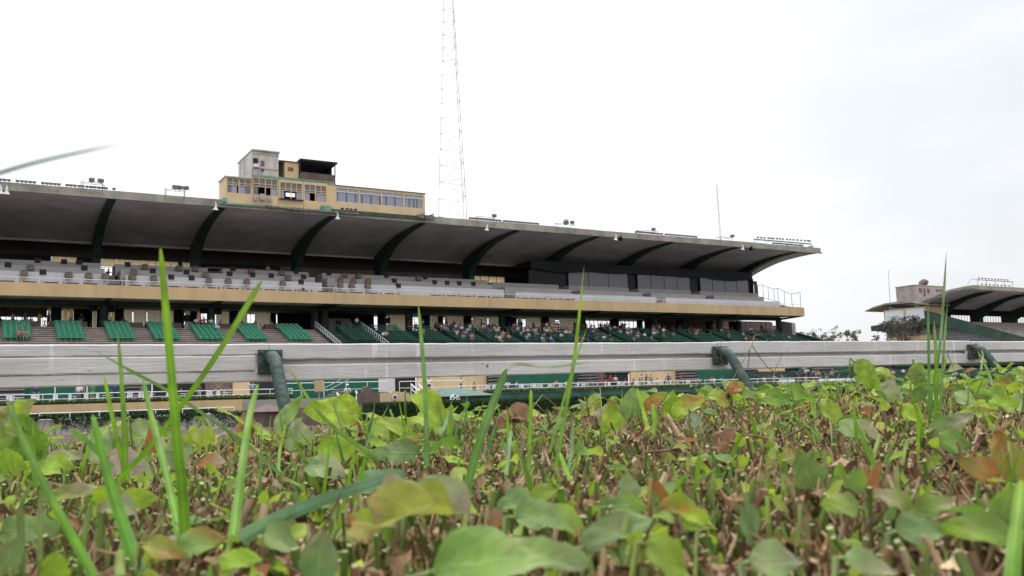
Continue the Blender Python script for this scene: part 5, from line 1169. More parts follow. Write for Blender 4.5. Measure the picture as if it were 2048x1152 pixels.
def leaf(b, base, axis, normal, ln, wd, tint, bend=.3, fold=.25, nu=8, nv=2, ser=0., twist=0., tip=1.25, wave=.06, tint2=None):
    """one leaf blade: pointed outline, folded along its midrib, arched along its length"""
    ax = nrm(axis); nm = np.asarray(normal, float); nm = nrm(nm-ax*nm.dot(ax)); sd = np.cross(nm, ax)
    vs, uvs, cs = [], [], []; ph = hr.uniform(0, 6); tint = np.array(tint, float); t2 = tint if tint2 is None else np.array(tint2)
    pos = np.array(base, float); ang = -bend*.4
    for i in range(nu+1):
        t_ = i/nu
        w_ = wd*.5*(math.sin(math.pi*min(1, t_**.72*1.0))**.85 if 0 < t_ < 1 else .03)*(1+.0*t_)
        w_ *= 1+ser*math.sin(t_*40+ph)+.10*math.sin(t_*7+ph*3)
        d = ax*math.cos(ang)-nm*math.sin(ang); n2 = nm*math.cos(ang)+ax*math.sin(ang); ang += bend/nu*1.6
        tw = twist*t_; s2 = sd*math.cos(tw)+n2*math.sin(tw)
        for j in range(-nv, nv+1):
            v = j/nv; h = abs(v)*fold*w_ + wave*wd*(math.sin(t_*9+ph+v*2.2)*abs(v)+.35*math.sin(t_*23+v*7+ph))
            vs.append(pos+s2*v*w_+n2*h); uvs.append((t_, v)); q = max(0, min(1, t_*1.5-.6+.3*math.sin(ph+v*2))); cs.append(tint*(1-q)+t2*q)
        pos = pos+d*ln/nu
    k_ = 2*nv+1
    fs = [(i*k_+j, i*k_+j+1, (i+1)*k_+j+1, (i+1)*k_+j) for i in range(nu) for j in range(k_-1)]
    b.add(vs, fs, 0, cs, uvs); return pos
T_YG = [(.33,.44,.04),(.27,.40,.035),(.36,.46,.06),(.23,.36,.035)]
T_MG = [(.14,.26,.035),(.11,.21,.03),(.18,.30,.05)]
T_PG = [(.29,.40,.12),(.33,.41,.16),(.26,.37,.09),(.36,.40,.19)]
T_TN = [(.42,.32,.22),(.36,.26,.17)]
T_OR = [(.36,.15,.045),(.42,.20,.07),(.30,.11,.035)]
T_BR = [(.25,.145,.075),(.17,.095,.05),(.36,.24,.135),(.10,.058,.03),(.44,.33,.2)]
T_ST = [(.12,.19,.035),(.16,.24,.05),(.10,.14,.03),(.20,.26,.07)]
pick = lambda L_: np.array(L_[hr.randint(len(L_))])*hr.uniform(.8, 1.2)
leafy = MB(); twig = MB()
BIG = []
def cutstem(x, y, near):
    dr = dryness(x, y); top = htop(x, y)+hr.uniform(-.022, .004); r = hr.uniform(.0005, .0012)*(1.5 if hr.rand() < .12 else 1)
    ln = hr.uniform(.02, .06); d = nrm([hr.normal()*.36, hr.normal()*.36, 1]); p1 = np.array([x, y, top]); p0 = p1-d*ln
    grn = hr.rand() > .2+.35*dr
    c = pick(T_ST) if grn else pick(T_BR)
    if math.hypot(x, y) < .2: p1[2] -= .012
    mid = (p0+p1)/2+hr.normal(size=3)*.0015
    twig.tube([p0, mid, p1], [r*1.15, r*1.05, r], 6 if near else 4, 0, c, capc=(.28,.31,.13) if grn else (.32,.24,.15))
    if hr.rand() < .3:                     # a forking side twig
        q = p0+(p1-p0)*hr.uniform(.3,.8); e = nrm(d+hr.normal(size=3)*.7); l2 = hr.uniform(.006,.022); twig.tube([q, q+e*l2*.5+hr.normal(size=3)*.0012, q+e*l2], [r*.7, r*.6, r*.45], 3, 0, c*.9)
    if grn and hr.rand() < .45:            # buds and tiny young leaves by the cut
        q = p1-d*hr.uniform(.001, .012); a = nrm(hr.normal(size=3)+[0,0,.8]); leaf(leafy, q, a, hr.normal(size=3), hr.uniform(.004,.010), hr.uniform(.003,.006), pick(T_YG)*1.15, nu=4, nv=1)
def drytwig(x, y):
    top = htop(x, y)-.006-abs(hr.normal())*.014; ln = hr.uniform(.008, .035); d = nrm([hr.normal()*.5, hr.normal()*.5, hr.uniform(.3, 1.6)])
    p0 = np.array([x, y, top-ln*.7*d[2]]); k_ = hr.normal(size=3)*ln*.14
    c = pick(T_BR)*hr.uniform(.8, 1.25); r = hr.uniform(.0003, .0008)
    twig.tube([p0, p0+d*ln*.5+k_, p0+d*ln], [r, r*.9, r*.6], 3, 0, c)
def crumb(x, y):
    """a shrivelled scrap of dead leaf"""
    top = htop(x, y)-.008-abs(hr.normal())*.014; a = nrm(hr.normal(size=3)); n_ = nrm(hr.normal(size=3)+[0,0,.4]); s_ = hr.uniform(.003, .009)
    leaf(twig, (x, y, top), a, n_, s_*1.6, s_*.9, pick(T_BR)*hr.uniform(.8,1.4), bend=hr.uniform(-2.2, 2.2), fold=hr.uniform(-.6,.9), nu=5, nv=1, wave=.3)
def anyleaf(b, x, y, sc_=1.0, lift=0):
    dr = dryness(x, y); u = hr.rand()
    if u < .55-.2*dr: c, c2 = pick(T_YG), None
    elif u < .76: c, c2 = pick(T_MG), None
    elif u < .84: c, c2 = pick(T_PG), (pick(T_TN) if hr.rand() < .5 else None)
    elif u < .91: c, c2 = pick(T_YG), pick(T_OR)
    elif u < .94: c, c2 = pick(T_TN), None
    else: c, c2 = pick(T_OR), pick(T_BR)
    ln = hr.uniform(.018, .048)*sc_; wd = ln*hr.uniform(.42, .72)
    top = htop(x, y)-hr.uniform(.0, .022)+lift; az = hr.uniform(0, 6.283); el = hr.normal()*.32+.12
    a = np.array([math.cos(az)*math.cos(el), math.sin(az)*math.cos(el), math.sin(el)]); n_ = nrm(np.array([hr.normal()*.55, hr.normal()*.55-.25, 1]))
    base = np.array([x, y, top])
    if math.hypot(x, y) < .26: base[2] = min(base[2], -.062)
    leaf(b, base, a, n_, ln, wd, c, bend=hr.uniform(-.1,.7), fold=hr.uniform(-.05,.5), nu=8, nv=2, ser=.03, twist=hr.normal()*.35, tint2=c2)
    if hr.rand() < .6:
        q = base-a*.012-[0,0,.02]; twig.tube([q, base-a*.002-[0,0,.004], base], .0007, 4, 0, c*.9)
for x, y in region(6500): cutstem(x, y, math.hypot(x, y) < .9)
for x, y in region(24000):
    if hr.rand() < .25+.85*dryness(x, y): drytwig(x, y)
for x, y in region(10000):
    if hr.rand() < .15+.9*dryness(x, y): crumb(x, y)
for x, y in region(1500):
    if hr.rand() > .3+.62*dryness(x, y): anyleaf(leafy, x, y, (.5+.45*min(1, math.hypot(x,y)))*hr.uniform(.6,1.1))
def tallstem(x, y):
    top = htop(x, y)+hr.uniform(-.014, .003); r = hr.uniform(.0008, .0014)*(.75 if math.hypot(x, y) < .3 else 1); ln = hr.uniform(.035, .07); d = nrm([hr.normal()*.2, hr.normal()*.2, 1]); p1 = np.array([x, y, top])
    c = pick([(.14,.20,.04),(.18,.24,.05),(.11,.15,.035),(.20,.17,.08)]); k_ = hr.normal(size=3)*.002; P_ = [p1-d*ln, p1-d*ln*.5+k_, p1]
    twig.tube(P_, [r*1.25, r*1.1, r], 7, 0, c, capc=(.3,.31,.15))
    for q in range(hr.randint(0, 3)):           # leaf nodes with buds
        p = P_[1]+(P_[2]-P_[1])*hr.uniform(0, .95); e = nrm(hr.normal(size=3)+[0,0,.9]); leaf(leafy, p, e, hr.normal(size=3), hr.uniform(.005,.013), hr.uniform(.003,.008), pick(T_YG)*1.1, nu=5, nv=1)
def straw(x, y):
    top = htop(x, y)+hr.uniform(-.012, .004); r = hr.uniform(.0004, .0011); ln = hr.uniform(.03, .06); d = nrm([hr.normal()*.24, hr.normal()*.24, 1]); p1 = np.array([x, y, top])
    twig.tube([p1-d*ln, p1-d*ln*.6+hr.normal(size=3)*.002, p1-d*ln*.25+hr.normal(size=3)*.0015, p1], [r*1.2, r, r*.9, r*.5], 5, 0, pick([(.34,.22,.12),(.46,.34,.2),(.22,.13,.07),(.5,.4,.25)]))
    if hr.rand() < .35: leaf(twig, p1-d*ln*hr.uniform(.0,.4), nrm(hr.normal(size=3)), hr.normal(size=3), hr.uniform(.008,.02), hr.uniform(.004,.009), pick(T_BR)*1.1, bend=hr.uniform(-2.6,2.6), fold=hr.uniform(-.9,.9), nu=6, nv=1, wave=.3)
for x, y in near(520): tallstem(x, y)
for x, y in region(1200): tallstem(x, y)
for x, y in near(700):
    if hr.rand() < .35+.65*dryness(x, y): straw(x, y)
for x, y in region(2400):
    if hr.rand() < .25+.75*dryness(x, y): straw(x, y)
shoots = MB()
for i, (x, y) in enumerate(region(190)):
    if math.hypot(x, y) < .3: continue
    z = htop(x, y); h = hr.uniform(.012, .04)*min(1.2, .5+math.hypot(x, y)); lean = np.array([hr.normal()*.35, hr.normal()*.2, 0]); w0 = hr.uniform(.0012, .0026); cb = pick([(.15,.31,.02),(.2,.36,.03),(.13,.26,.06)])
    leaf(shoots, (x, y, z-.03), nrm(lean+[0,0,1]), -CAMF+hr.normal(size=3)*.4, h+.03, w0*1.6, cb, bend=hr.uniform(-.5,.8), fold=.4, nu=10, nv=1, ser=0, wave=.02)
for x, y in near(2600): cutstem(x, y, True)
for x, y in near(12000):
    if hr.rand() < .3+.8*dryness(x, y): drytwig(x, y)
for x, y in near(6000):
    if hr.rand() < .2+.8*dryness(x, y): crumb(x, y)
for x, y in near(420):
    if hr.rand() > .35+.6*dryness(x, y): anyleaf(leafy, x, y, .42)
for i in range(330):                         # the far edge is leafier and stands a little proud
    x = hr.uniform(-.1, 3.6); anyleaf(leafy, x, YEDGE-abs(hr.normal())*.16, 1.15, hr.uniform(.0, .018)+(.012 if x > 1.6 else 0))
for i in range(420):                         # right-hand end, leafier
    x = hr.uniform(1.2, 4.2); y = hr.uniform(.55, YEDGE); anyleaf(leafy, x, y, 1.05, hr.uniform(-.004, .02))
for x, y in region(2600, True): cutstem(x, y, False)
for x, y in region(2500, True): anyleaf(leafy, x, y, 1.3)
for x, y in region(3500, True): drytwig(x, y)
for i in range(2600):                        # leaves down the sides of the hedge
    side = hr.rand(); x = hr.uniform(-1.6, 7.5); y = YEDGE+hr.uniform(-.02,.05) if side < .7 else -.45-hr.uniform(0,.04); z = hr.uniform(-1.0, -.07)
    a = nrm([hr.normal(), hr.normal()*.4, hr.normal()*.5]); leaf(leafy, (x, y, z), a, nrm([hr.normal()*.3, (1 if side < .7 else -1), .6]), .05, .03, pick(T_MG), nu=4, nv=1)

# ---- individual leaves, set where they stand on the hedge
def surf(x, y, lift=0.0, dmax=3.2):
    """where the line of sight through a pixel meets the hedge top"""
    d = ray(x, y); t_ = .15
    while t_ < dmax:
        p = d*t_
        if p[2] < htop(p[0], p[1])+lift: return p, t_
        t_ += .004
    return d*dmax, dmax
def pleaf(cx_, cy_, lpx, wpx, ang, tint, tint2=None, D=None, face=.55, bend=.35, fold=.2, twist=0, stem=True, lab=None, tilt=0., lift=.0, ser=.035, wave=.09):
    """ang: direction of the leaf tip in the picture (degrees, 0 = right, 90 = up); face: 1 = turned to the camera, 0 = lying flat"""
    _, Ds = surf(cx_, cy_+min(wpx*.15, 8)); D = min(D or 1.9, Ds*.985)
    if cy_ > 960 and lab is None: lpx *= .8; wpx *= .74; ser = .05
    a = R(ang); ax = nrm(CAMR*math.cos(a)+CAMU*math.sin(a)+CAMF*tilt)
    n_ = nrm(-CAMF*face+np.array([0,0,1.])*(1-face*.6)+CAMR*.12)
    ln, wd = lpx*D/F, wpx*D/F; c = PD(cx_, cy_, D); b = MB()
    base = c-ax*ln*.5
    n2 = nrm(n_-ax*n_.dot(ax)); wd2 = wd/max(.35, abs(n2.dot(-CAMF))); wd2 = min(wd2, ln*.95)
    leaf(b, base, ax, n_, ln, wd2, tint, bend, fold, nu=14, nv=4, ser=ser, twist=twist, tint2=tint2, wave=wave)
    if stem: q = base-ax*ln*.12; b.tube([base+ax*ln*.03, q, q-[0,0,.03]+hr.normal(size=3)*.003], .0009*max(1, D*1.2), 5, 0, np.array(tint)*.9)
    o = b.build('leaf', 'leaf', fol, smooth=True, attr=True)
    if lab: o['label'] = lab
    return o
Y1, Y2, MG_, PG, TN, OR, BR = (.34,.47,.04), (.27,.42,.03), (.15,.28,.03), (.31,.42,.16), (.45,.36,.26), (.38,.16,.045), (.28,.16,.09)
LV = [ # cx cy len wid ang tint tint2 D face bend fold
 (662,822,118,62,175,Y1,None,1.15,.85,.3,.1),(598,872,72,56,100,PG,TN,.95,.7,.2,.1),(578,826,92,34,52,PG,Y2,.95,.9,.1,.15),(868,822,115,44,-35,Y1,Y2,.9,.6,.9,.2),
 (845,838,70,30,178,Y1,None,1.0,.5,.4,.1),(888,842,72,34,65,Y1,None,.98,.5,.4,.1),(790,906,104,50,178,(.16,.25,.08),PG,.72,.9,.2,.1),(684,912,110,52,-30,Y2,None,.72,.7,.7,.2),
 (652,938,92,36,-8,PG,TN,.66,.6,.5,.2),(30,872,96,80,160,MG_,Y2,.8,.9,.3,.1),(62,900,80,78,-70,MG_,None,.78,.9,.3,.1),(18,930,74,60,110,Y2,None,.75,.8,.3,.1),(50,815,52,40,40,Y1,(.3,.3,.1),.82,.9,.2,.1),(15,835,70,50,200,(.25,.27,.08),None,.85,.8,.3,.1),
 (110,935,82,34,10,Y2,None,.7,.5,.4,.2),(130,918,84,30,15,PG,TN,.75,.6,.3,.2),(205,905,70,44,-40,PG,TN,.8,.8,.3,.1),(262,935,105,60,-25,TN,PG,.66,.9,.4,.1),(355,915,70,56,-75,PG,TN,.72,.9,.3,.1),(300,870,90,28,-40,PG,TN,.85,.7,.2,.2),
 (215,1010,110,92,-110,Y2,(.3,.28,.08),.42,.95,.4,.1),(270,1000,120,60,10,Y1,None,.43,.9,.5,.15),(150,985,140,44,15,(.26,.30,.07),TN,.46,.7,.5,.3),(60,1060,150,70,5,(.20,.30,.09),None,.36,.7,.4,.2),(110,1135,80,110,95,Y2,None,.26,.9,.3,.1),
 (408,870,44,62,95,Y1,TN,.85,.9,.3,.1),(425,925,60,26,10,OR,TN,.8,.6,.4,.3),(300,880,60,18,95,OR,None,.8,.8,.5,.3),(385,870,40,30,80,Y1,None,.9,.8,.2,.1),
 (1030,832,46,30,160,BR,(.40,.27,.16),.95,.7,2.6,.9),(1005,838,44,30,-120,(.36,.23,.13),BR,.95,.8,-2.4,.9),(996,856,40,26,-80,BR,None,.96,.7,2.4,.9),(1018,826,40,24,20,(.42,.29,.17),BR,.94,.6,2.2,-.8),(1036,845,30,22,-60,BR,None,.95,.8,-2.0,.8),(770,700+160,60,36,-20,Y1,None,1.0,.6,.3,.1),
 (1262,806,66,46,80,(.20,.32,.09),PG,1.1,.9,.2,.1),(1312,800,64,22,40,OR,Y1,1.1,.7,.5,.4),(1345,812,60,44,90,Y2,None,1.15,.7,.3,.1),(1378,812,78,34,35,Y1,OR,1.1,.5,.3,.3),(1395,850,60,18,-60,(.3,.38,.24),None,1.1,.8,.2,.2),
 (1192,815,50,24,-45,Y1,OR,1.15,.6,.4,.3),(1225,838,58,48,100,Y1,Y2,1.1,.8,.3,.1),(1203,838,46,26,-60,TN,None,1.1,.8,.6,.4),(1118,845,30,42,100,PG,TN,1.1,.9,.2,.1),
 (1256,972,70,62,100,(.24,.36,.17),PG,.46,.95,.15,.1),(1255,1012,110,52,4,(.18,.29,.07),Y2,.42,.7,.4,.1),(1350,1012,80,46,172,Y1,OR,.40,.7,.7,.5),(1385,1030,90,40,150,Y1,OR,.40,.6,.4,.3),(1320,985,70,30,-60,OR,(.3,.12,.04),.44,.8,.4,.4),
 (1735,752,82,44,-45,(.25,.38,.05),Y2,1.35,.9,.15,.12),(1668,828,66,38,-25,Y1,Y2,1.0,.8,.2,.1),(1722,862,98,40,-12,PG,TN,.85,.75,.15,.12),(1612,940,78,70,110,(.19,.30,.07),None,.6,.95,.2,.1),(1712,962,70,60,70,(.20,.31,.07),Y2,.56,.95,.2,.1),
 (1778,780,52,48,80,PG,TN,1.3,.8,.3,.2),(1835,745,46,38,60,(.15,.26,.05),Y2,1.4,.8,.3,.1),(1600,790,70,26,-15,MG_,Y2,1.3,.5,.4,.2),(1500,792,66,24,-25,(.2,.27,.05),None,1.3,.5,.5,.2),(1472,775,40,22,30,OR,Y2,1.3,.6,.3,.2),
 (1550,800,60,30,170,MG_,Y2,1.25,.6,.3,.1),(1440,800,56,22,-20,Y1,OR,1.25,.5,.4,.2),(1900,850,100,40,30,(.2,.32,.09),TN,.8,.8,.2,.2),(1945,830,90,24,20,Y2,OR,.85,.6,.3,.3),(1910,885,70,38,0,(.16,.27,.04),None,.75,.6,.3,.1),
 (1830,830,60,40,-20,Y1,None,.95,.7,.3,.1),(1962,822,70,36,160,Y1,None,.9,.6,.3,.1),(2010,810,70,34,20,Y2,None,.95,.6,.3,.1),(1935,800,56,30,-10,PG,None,1.1,.6,.3,.1),(1990,790,60,34,40,MG_,Y1,1.1,.6,.3,.1),
 (2005,905,90,70,95,(.30,.30,.05),OR,.5,.9,.4,.2),(2030,950,110,70,-80,(.28,.27,.05),OR,.45,.9,.4,.2),(1960,940,90,50,150,OR,(.3,.26,.05),.5,.8,.4,.2),(2010,1010,120,80,70,(.19,.31,.06),Y2,.36,.9,.3,.1),(1960,1060,190,70,165,(.19,.29,.06),Y2,.32,.6,.5,.2),
 (1870,1010,120,50,20,(.20,.29,.05),TN,.4,.7,.5,.2),(1790,1000,110,50,150,(.22,.3,.06),TN,.42,.7,.4,.2),(1850,1060,150,64,5,(.17,.27,.09),PG,.34,.6,.4,.2),(1555,1120,150,80,5,PG,(.33,.34,.22),.27,.75,.5,.15),(1500,1050,120,56,-80,(.17,.27,.09),None,.34,.9,.3,.1),
 (1745,1130,150,60,-12,PG,TN,.27,.7,.4,.2),(1680,1010,100,52,170,(.2,.3,.06),Y2,.4,.6,.4,.1),(1745,955,80,26,60,OR,(.3,.15,.05),.52,.8,.4,.4),(1430,890,50,30,160,BR,(.40,.25,.15),.8,.8,2.4,.8),(1448,902,44,28,-70,(.38,.22,.12),BR,.8,.8,-2.2,.8),(1465,878,40,24,-10,BR,None,.85,.8,2.3,.8),
 (1090,985,90,40,30,(.3,.40,.06),None,.48,.7,.5,.3),(1025,1010,84,44,178,(.22,.34,.12),None,.40,.5,.7,.5),(1050,1008,60,44,10,(.24,.36,.13),None,.40,.5,.6,.5),(1105,1040,190,60,-4,(.21,.32,.10),Y1,.32,.5,.6,.3),(1240,1060,210,60,25,(.18,.28,.10),(.22,.33,.12),.30,.5,.4,.3),
 (990,1040,64,44,-65,(.40,.26,.15),OR,.42,.8,.9,.5),(900,1000,190,70,-25,(.30,.38,.16),TN,.30,.6,.8,.4),(790,985,110,100,100,(.28,.37,.18),TN,.32,.8,.5,.3),(760,960,110,36,20,(.20,.32,.16),None,.5,.6,.3,.3),
 (1340,1120,150,90,-30,(.27,.38,.05),Y2,.26,.7,.4,.2),(1310,1095,130,60,60,Y1,None,.28,.7,.4,.2),(560,1080,130,50,-25,(.22,.32,.10),PG,.33,.5,.6,.3),(400,1085,140,70,20,(.20,.31,.07),OR,.32,.7,.6,.2),(640,1110,130,110,85,(.16,.27,.09),None,.24,.9,.3,.1),
 (480,1120,120,50,10,Y2,None,.28,.6,.4,.2),(330,1100,110,44,-15,(.33,.34,.06),OR,.3,.6,.5,.3),(20,1110,110,90,70,(.17,.27,.08),None,.27,.8,.3,.1),(720,1040,70,50,170,Y1,OR,.36,.7,.4,.2),
]
for q in LV: pleaf(*q[:6], tint2=q[6], D=q[7], face=q[8], bend=q[9], fold=q[10], twist=hr.normal()*.15)
# the two very large leaves at the bottom centre
pleaf(800,1040,210,72,186,(.36,.38,.06),(.42,.30,.16),D=.26,face=.5,bend=.8,fold=.9,twist=.5,wave=.16,lab='large yellowed leaf folded along its midrib')
pleaf(1020,1124,320,66,8,(.22,.37,.07),(.34,.40,.20),D=.21,face=.42,bend=.3,fold=.3,wave=.1,lab='largest pale green leaf, nearest the camera')
pleaf(1560,1010,60,26,-35,Y1,(.3,.24,.1),D=.5,face=.6,lab=None)
shoots.build('grass_shoots', 'grass', fol, smooth=True, attr=True)['kind'] = 'stuff'
leafy.build('foliage', 'leaf', fol, smooth=True, attr=True)['kind'] = 'stuff'
twig.build('twigs', 'twig', fol, attr=True)['kind'] = 'stuff'

# thicker cut stems that stand out, each its own part
b0 = [(1255,1035,1255,1152,16,.27),(663,980,668,1090,11,.36),(1545,862,1530,925,12,.62),(1510,960,1470,1120,13,.36),(1695,905,1680,1020,7,.5),(1650,900,1648,1080,8,.42),(1672,970,1660,1090,9,.38),(40,1020,42,1145,14,.28),(82,980,80,1120,9,.32),
      (240,1105,240,1150,18,.24),(180,1015,160,1130,12,.3),(500,1000,470,1100,14,.34),(530,1010,520,1080,16,.34),(1395,1060,1390,1150,8,.3),(1600,1010,1590,1150,8,.3),(925,870,920,960,5,.75),(668,810,700,905,5,.9),(780,820,800,880,5,1.0),(1335,830,1360,870,8,.9),(1225,1020,1215,1150,5,.3),(1815,880,1800,960,8,.6),(1760,870,1740,950,8,.7),(1640,795,1610,850,7,1.1),(1650,800,1640,850,8,1.1)]
for (x0, y0, x1, y1, wpx, D) in b0:
    D = min(D, surf(x0, y0+12)[1]*.97)
    p1, p0 = PD(x0, y0, D), PD(x1, y1, D*.97); rr = wpx*D/F/2; brn = (x0, y0) in ((500,1000),(530,1010),(1225,1020),(1335,830))
    c = (.34,.24,.14) if brn else pick(T_ST); b = MB(); k_ = (p0+p1)/2+hr.normal(size=3)*rr*.5
    b.tube([p0-[0,0,.03], p0, k_, p1], [rr*1.2, rr*1.15, rr*1.08, rr], 10, 0, c, capc=(.5,.45,.3))
    b.build('cut_stem', 'twig', fol, attr=True)
# a long side shoot with twisting twigs at right
b = MB(); pts = [PD(x, y, D) for x, y, D in ((1720,915,.62),(1790,900,.62),(1850,868,.64),(1905,835,.66),(1915,828,.66))]; b.tube(pts, [.0022,.002,.0018,.0014,.001], 6, 0, (.20,.22,.07)); b.build('side_shoot', 'twig', fol, attr=True)
for L_, D in ((((1490,870),(1560,880),(1600,860),(1640,830)),.7),(((1750,912),(1765,880),(1772,850),(1768,820)),.66),(((1715,905),(1735,880),(1755,835)),.68),(((700,960),(690,930),(715,900)),.6),(((1290,905),(1340,900),(1365,925),(1400,930)),.6)):
    b = MB(); b.tube([PD(x, y, D) for x, y in L_], .0011, 5, 0, (.22,.13,.08)); b.build('bare_twig', 'twig', fol, attr=True)

# ================================================================== GRASS STANDING ABOVE THE HEDGE
def blade(b, pts, D0, D1, wpx0, wpx1, c, c2=None, fold=.25, n=26, pale_tip=False):
    """a grass blade through the given picture points; D0/D1 its distances at root and tip"""
    P_ = np.array(pts, float); s_ = np.r_[0, np.cumsum(np.hypot(*np.diff(P_, axis=0).T))]; s_ /= s_[-1]
    def cr(t_):                               # Catmull-Rom through the points
        i = min(len(P_)-2, max(0, np.searchsorted(s_, t_)-1)); u = (t_-s_[i])/(s_[i+1]-s_[i]+1e-9)
        p0 = P_[max(i-1,0)]; p1 = P_[i]; p2 = P_[i+1]; p3 = P_[min(i+2, len(P_)-1)]
        return .5*((2*p1)+(-p0+p2)*u+(2*p0-5*p1+4*p2-p3)*u*u+(-p0+3*p1-3*p2+p3)*u**3)
    c = np.array(c, float); c2 = c if c2 is None else np.array(c2); vs, cs = [], []
    C_ = [PD(*cr(i/n), D0+(D1-D0)*i/n) for i in range(n+1)]
    for i in range(n+1):
        t_ = i/n; d = nrm(C_[min(i+1,n)]-C_[max(i-1,0)]); vdir = nrm(C_[i]); sd = nrm(np.cross(d, vdir)); nn = np.cross(sd, d)
        w_ = (wpx0+(wpx1-wpx0)*t_)*(D0+(D1-D0)*t_)/F*.5
        if pale_tip is False: w_ *= min(1, (1-t_)*5+.02) if wpx1 < 8 else min(1, (1-t_)*9+.3)
        tw = .35*math.sin(t_*3+pts[0][0]); s2 = sd*math.cos(tw)+nn*math.sin(tw)
        for v in (-1, -.5, 0, .5, 1): vs.append(C_[i]+s2*v*w_*.9+nn*(abs(v)-.5)*fold*w_); k_ = t_**1.5; cs.append((c*(1-k_)+c2*k_)*(1.3 if v == 0 else .92 if abs(v) < .9 else 1.08))
    fs = [(i*5+j, i*5+j+1, (i+1)*5+j+1, (i+1)*5+j) for i in range(n) for j in range(4)]
    b.add(vs, fs, 0, cs)
GB, GD, GP, GY = (.13,.30,.012), (.075,.21,.015), (.16,.28,.09), (.25,.42,.02)
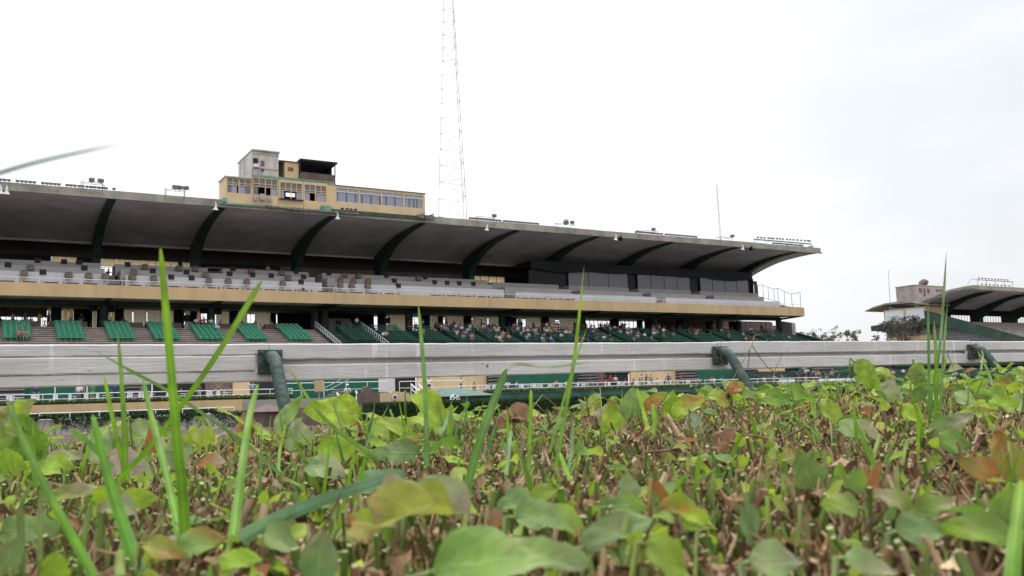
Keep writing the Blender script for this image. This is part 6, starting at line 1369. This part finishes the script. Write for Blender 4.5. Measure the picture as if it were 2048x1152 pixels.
TUFTS = [
 ('tall blunt-tipped green grass blade, tallest at left, in front of the rail', [([(372,1140),(366,1000),(352,860),(338,690),(321,497)],.30,.34,28,13,GB,GY)]),
 ('green grass blade slanting up to the right across the rail', [([(180,1000),(240,955),(320,868),(430,715),(523,562)],.44,.44,11,13,GB,(.2,.34,.04))]),
 ('fork of two upright grass blades crossing at left below the rail', [([(248,965),(250,880),(243,760),(235,658)],.52,.54,16,6,(.2,.36,.03),(.2,.34,.06)),([(256,960),(240,900),(224,830),(206,740)],.52,.54,15,6,(.2,.36,.03),GY)]),
 ('long thin grass blade arching from upper left down to the right', [([(600,985),(512,905),(480,880),(350,790),(262,742),(184,698)],.55,.46,8,7,GP,GB)]),
 ('broad dark green blade leaning left near the left edge', [([(282,1152),(250,1060),(215,950),(185,830)],.28,.34,34,13,GD,GB),([(225,935),(180,888),(142,860)],.36,.36,14,10,GP,GB)]),
 ('grass blade rising from the bottom left corner area toward the left border', [([(188,1152),(110,1010),(55,900),(13,798)],.28,.33,22,12,GB,(.2,.33,.08))]),
 ('slim grass blade between the tallest blade and the fork', [([(362,1090),(345,1000),(318,890),(302,830),(286,758)],.33,.42,22,8,GB,(.16,.3,.03))]),
 ('upright grass blade with pale green edges left of the near rail post', [([(455,1152),(468,1060),(490,890),(502,820),(516,768)],.28,.38,26,11,GB,(.24,.4,.08))]),
 ('thin grass blade leaning left just right of the near rail post', [([(760,920),(700,880),(650,838),(612,790),(576,732)],.6,.66,12,5,(.14,.26,.05),GY)]),
 ('tall narrow grass blade crossing the rail left of centre', [([(852,960),(853,880),(849,760),(836,600)],.62,.64,13,7,(.15,.3,.08),(.24,.38,.1))]),
 ('long narrow grass blade right of centre reaching up over the stand seats', [([(1070,1080),(1105,965),(1135,800),(1152,690),(1168,532)],.55,.6,12,6,(.16,.3,.06),GY)]),
 ('thin leaning grass blade crossing the long narrow blade right of centre', [([(1075,970),(1100,900),(1130,790),(1148,730),(1174,655)],.62,.66,8,4,(.2,.33,.06),GY)]),
 ('broad green grass blade in the centre whose tip bends over to the right', [([(925,1020),(950,915),(985,810),(1013,738)],.42,.45,22,16,(.12,.25,.04),GP),([(1006,745),(1030,728),(1090,734),(1140,730),(1183,724)],.45,.5,9,3,(.36,.42,.3),(.25,.36,.08))]),
 ('short upright grass blade to the right of the broad central blade', [([(1054,985),(1060,880),(1062,780)],.56,.6,10,8,(.17,.33,.04),GY)]),
 ('tuft of four tall grass blades standing at the far right in front of the rail', [([(1858,905),(1862,800),(1880,690),(1893,502)],.72,.74,7,5,(.13,.27,.05),(.24,.3,.18)),([(1860,900),(1858,760),(1856,597)],.72,.74,7,5,(.12,.26,.04),(.13,.27,.1)),([(1868,900),(1873,760),(1868,637)],.71,.73,11,6,GB,(.2,.34,.06)),([(1876,900),(1885,740),(1892,640),(1896,600)],.71,.74,8,4,(.15,.3,.05),(.2,.3,.1)),([(1882,905),(1930,850),(1962,800)],.7,.75,7,4,(.2,.34,.08),GP)]),
 ('two short grass blades rising at the right beside the third rail post', [([(1985,770),(1975,740),(1955,702)],1.1,1.15,7,4,(.2,.33,.08),GY),([(1962,740),(1966,710),(1961,700)],1.1,1.15,5,3,(.2,.33,.08),GY),([(1880,760),(1888,735),(1893,712)],1.1,1.1,6,4,(.24,.38,.06),GY)]),
 ('pale blurred blade entering high at the left border in front of the sky', [([(-200,402),(-60,364),(80,323),(258,284)],.17,.18,15,3,(.07,.14,.05),(.10,.13,.09))]),
 ('broad bluish green blade lying low from lower left toward the centre', [([(480,1078),(560,1035),(660,995),(785,952)],.27,.36,36,22,(.13,.25,.10),(.2,.34,.2))]),
 ('bright yellow-green V of two short blades right of centre', [([(1303,888),(1290,835),(1274,775)],.85,.9,12,7,(.27,.46,.03),(.2,.4,.03)),([(1303,888),(1309,850),(1306,808)],.85,.88,11,9,(.25,.44,.03),(.2,.4,.03))]),
 ('very near bright grass blade at the bottom right corner', [([(2022,1180),(2030,1080),(2042,960)],.2,.24,38,20,(.16,.34,.03),GY)]),
 ('short bright blade leaning left low in the centre', [([(1145,1040),(1142,980),(1120,905)],.46,.5,16,9,(.26,.44,.03),(.2,.4,.03)),([(1130,985),(1143,900),(1146,840)],.5,.55,10,7,(.16,.3,.08),GP)]),
 ('dull green upright blade low in the centre', [([(1005,985),(1012,930),(1022,860)],.48,.55,17,9,(.13,.25,.06),GP)]),
 ('short pale blade leaning right at middle left', [([(880,870),(890,850),(899,820)],.85,.9,11,5,(.13,.26,.1),GP),([(700,930),(735,890),(748,840)],.75,.8,10,6,(.15,.3,.08),GP)]),
 ('narrow green blades low at left behind the broad dark blade', [([(555,960),(560,900),(573,845)],.6,.65,9,5,(.16,.3,.06),GY),([(425,1010),(440,960),(418,930)],.5,.5,8,5,(.24,.4,.05),GY)]),
 ('flat pale grass blade curling over at the lower left', [([(400,1180),(440,1120),(500,1120),(560,1150)],.26,.28,14,10,(.22,.36,.18),GP),([(600,1100),(560,1060),(540,1055)],.3,.3,10,6,(.24,.36,.2),GP)]),
]
# side-lying filler blades around the mid distance
for lab, bl in TUFTS:
    p = PD(*bl[0][0][0], bl[0][1]); rt = root('grass_tuft', p, lab, 'grass', 'single grass blades and tufts growing out of the hedge')
    for (pts, D0, D1, w0, w1, c, c2) in bl:
        b = MB(); pp = list(pts)
        blade(b, pp, D0, D1, w0, w1, c, c2); b.build('blade', 'grass', rt, smooth=True, attr=True)
# wiry flowering weeds
WEEDS = [('curling wiry weed stem rising over the rail right of the second rail post', [[(1450,805),(1465,760),(1490,715),(1504,690),(1508,672),(1522,668),(1533,680)],[(1504,690),(1520,715),(1535,735),(1560,750)],[(1500,700),(1495,740),(1502,770)],[(1545,760),(1552,735),(1562,715),(1578,700)]], 1.3, .0006, (.13,.15,.08)),
 ('thin arching weed stems in front of the third rail board section', [[(1560,800),(1600,780),(1640,770),(1665,745),(1700,740),(1735,790)],[(1490,800),(1540,775),(1580,770)],[(1545,790),(1575,800),(1600,830)],[(1678,790),(1672,760),(1680,748)]], 1.3, .0006, (.20,.20,.09)),
 ('fine branching weed with thin arms low in the centre', [[(1040,835),(1065,815),(1085,790),(1110,810),(1130,835)],[(1045,820),(1070,805),(1100,835)],[(1150,835),(1190,800),(1208,795),(1235,815)],[(1205,840),(1202,800),(1200,775)],[(1160,808),(1180,806),(1200,812)]], 1.1, .0007, (.24,.25,.12)),
 ('hooked thin stem over the hedge between second and third rail posts', [[(1700,800),(1690,760),(1700,752),(1712,775)],[(1430,740),(1410,755),(1398,770),(1385,772)]], 1.4, .0009, (.15,.16,.07)),
 ('slender bare stem crossing the lower board at far right', [[(1912,752),(1905,730),(1895,710),(1886,692)],[(1700,728),(1715,732),(1730,745)]], 1.5, .0010, (.12,.12,.09))]
for lab, L_, D, r, c in WEEDS:
    p = PD(*L_[0][0], D); rt = root('weed', p, lab, 'weed')
    for k_, pts in enumerate(L_):
        b = MB(); P3 = [PD(x, y, D+.02*i) for i, (x, y) in enumerate(pts)]
        b.tube([P3[0]-[0,0,.05]]+P3 if k_ == 0 else P3, [r]*(len(P3)-1+(1 if k_ == 0 else 0))+[r*.6], 5, 0, c)
        if k_ < 2: leaf(b, P3[-1], P3[-1]-P3[-2], -CAMF+[0,0,.4], .012, .005, np.array(c)*1.6, nu=5, nv=1)
        b.build('stem', 'twig', rt, attr=True)
print('objects', len(bpy.data.objects))
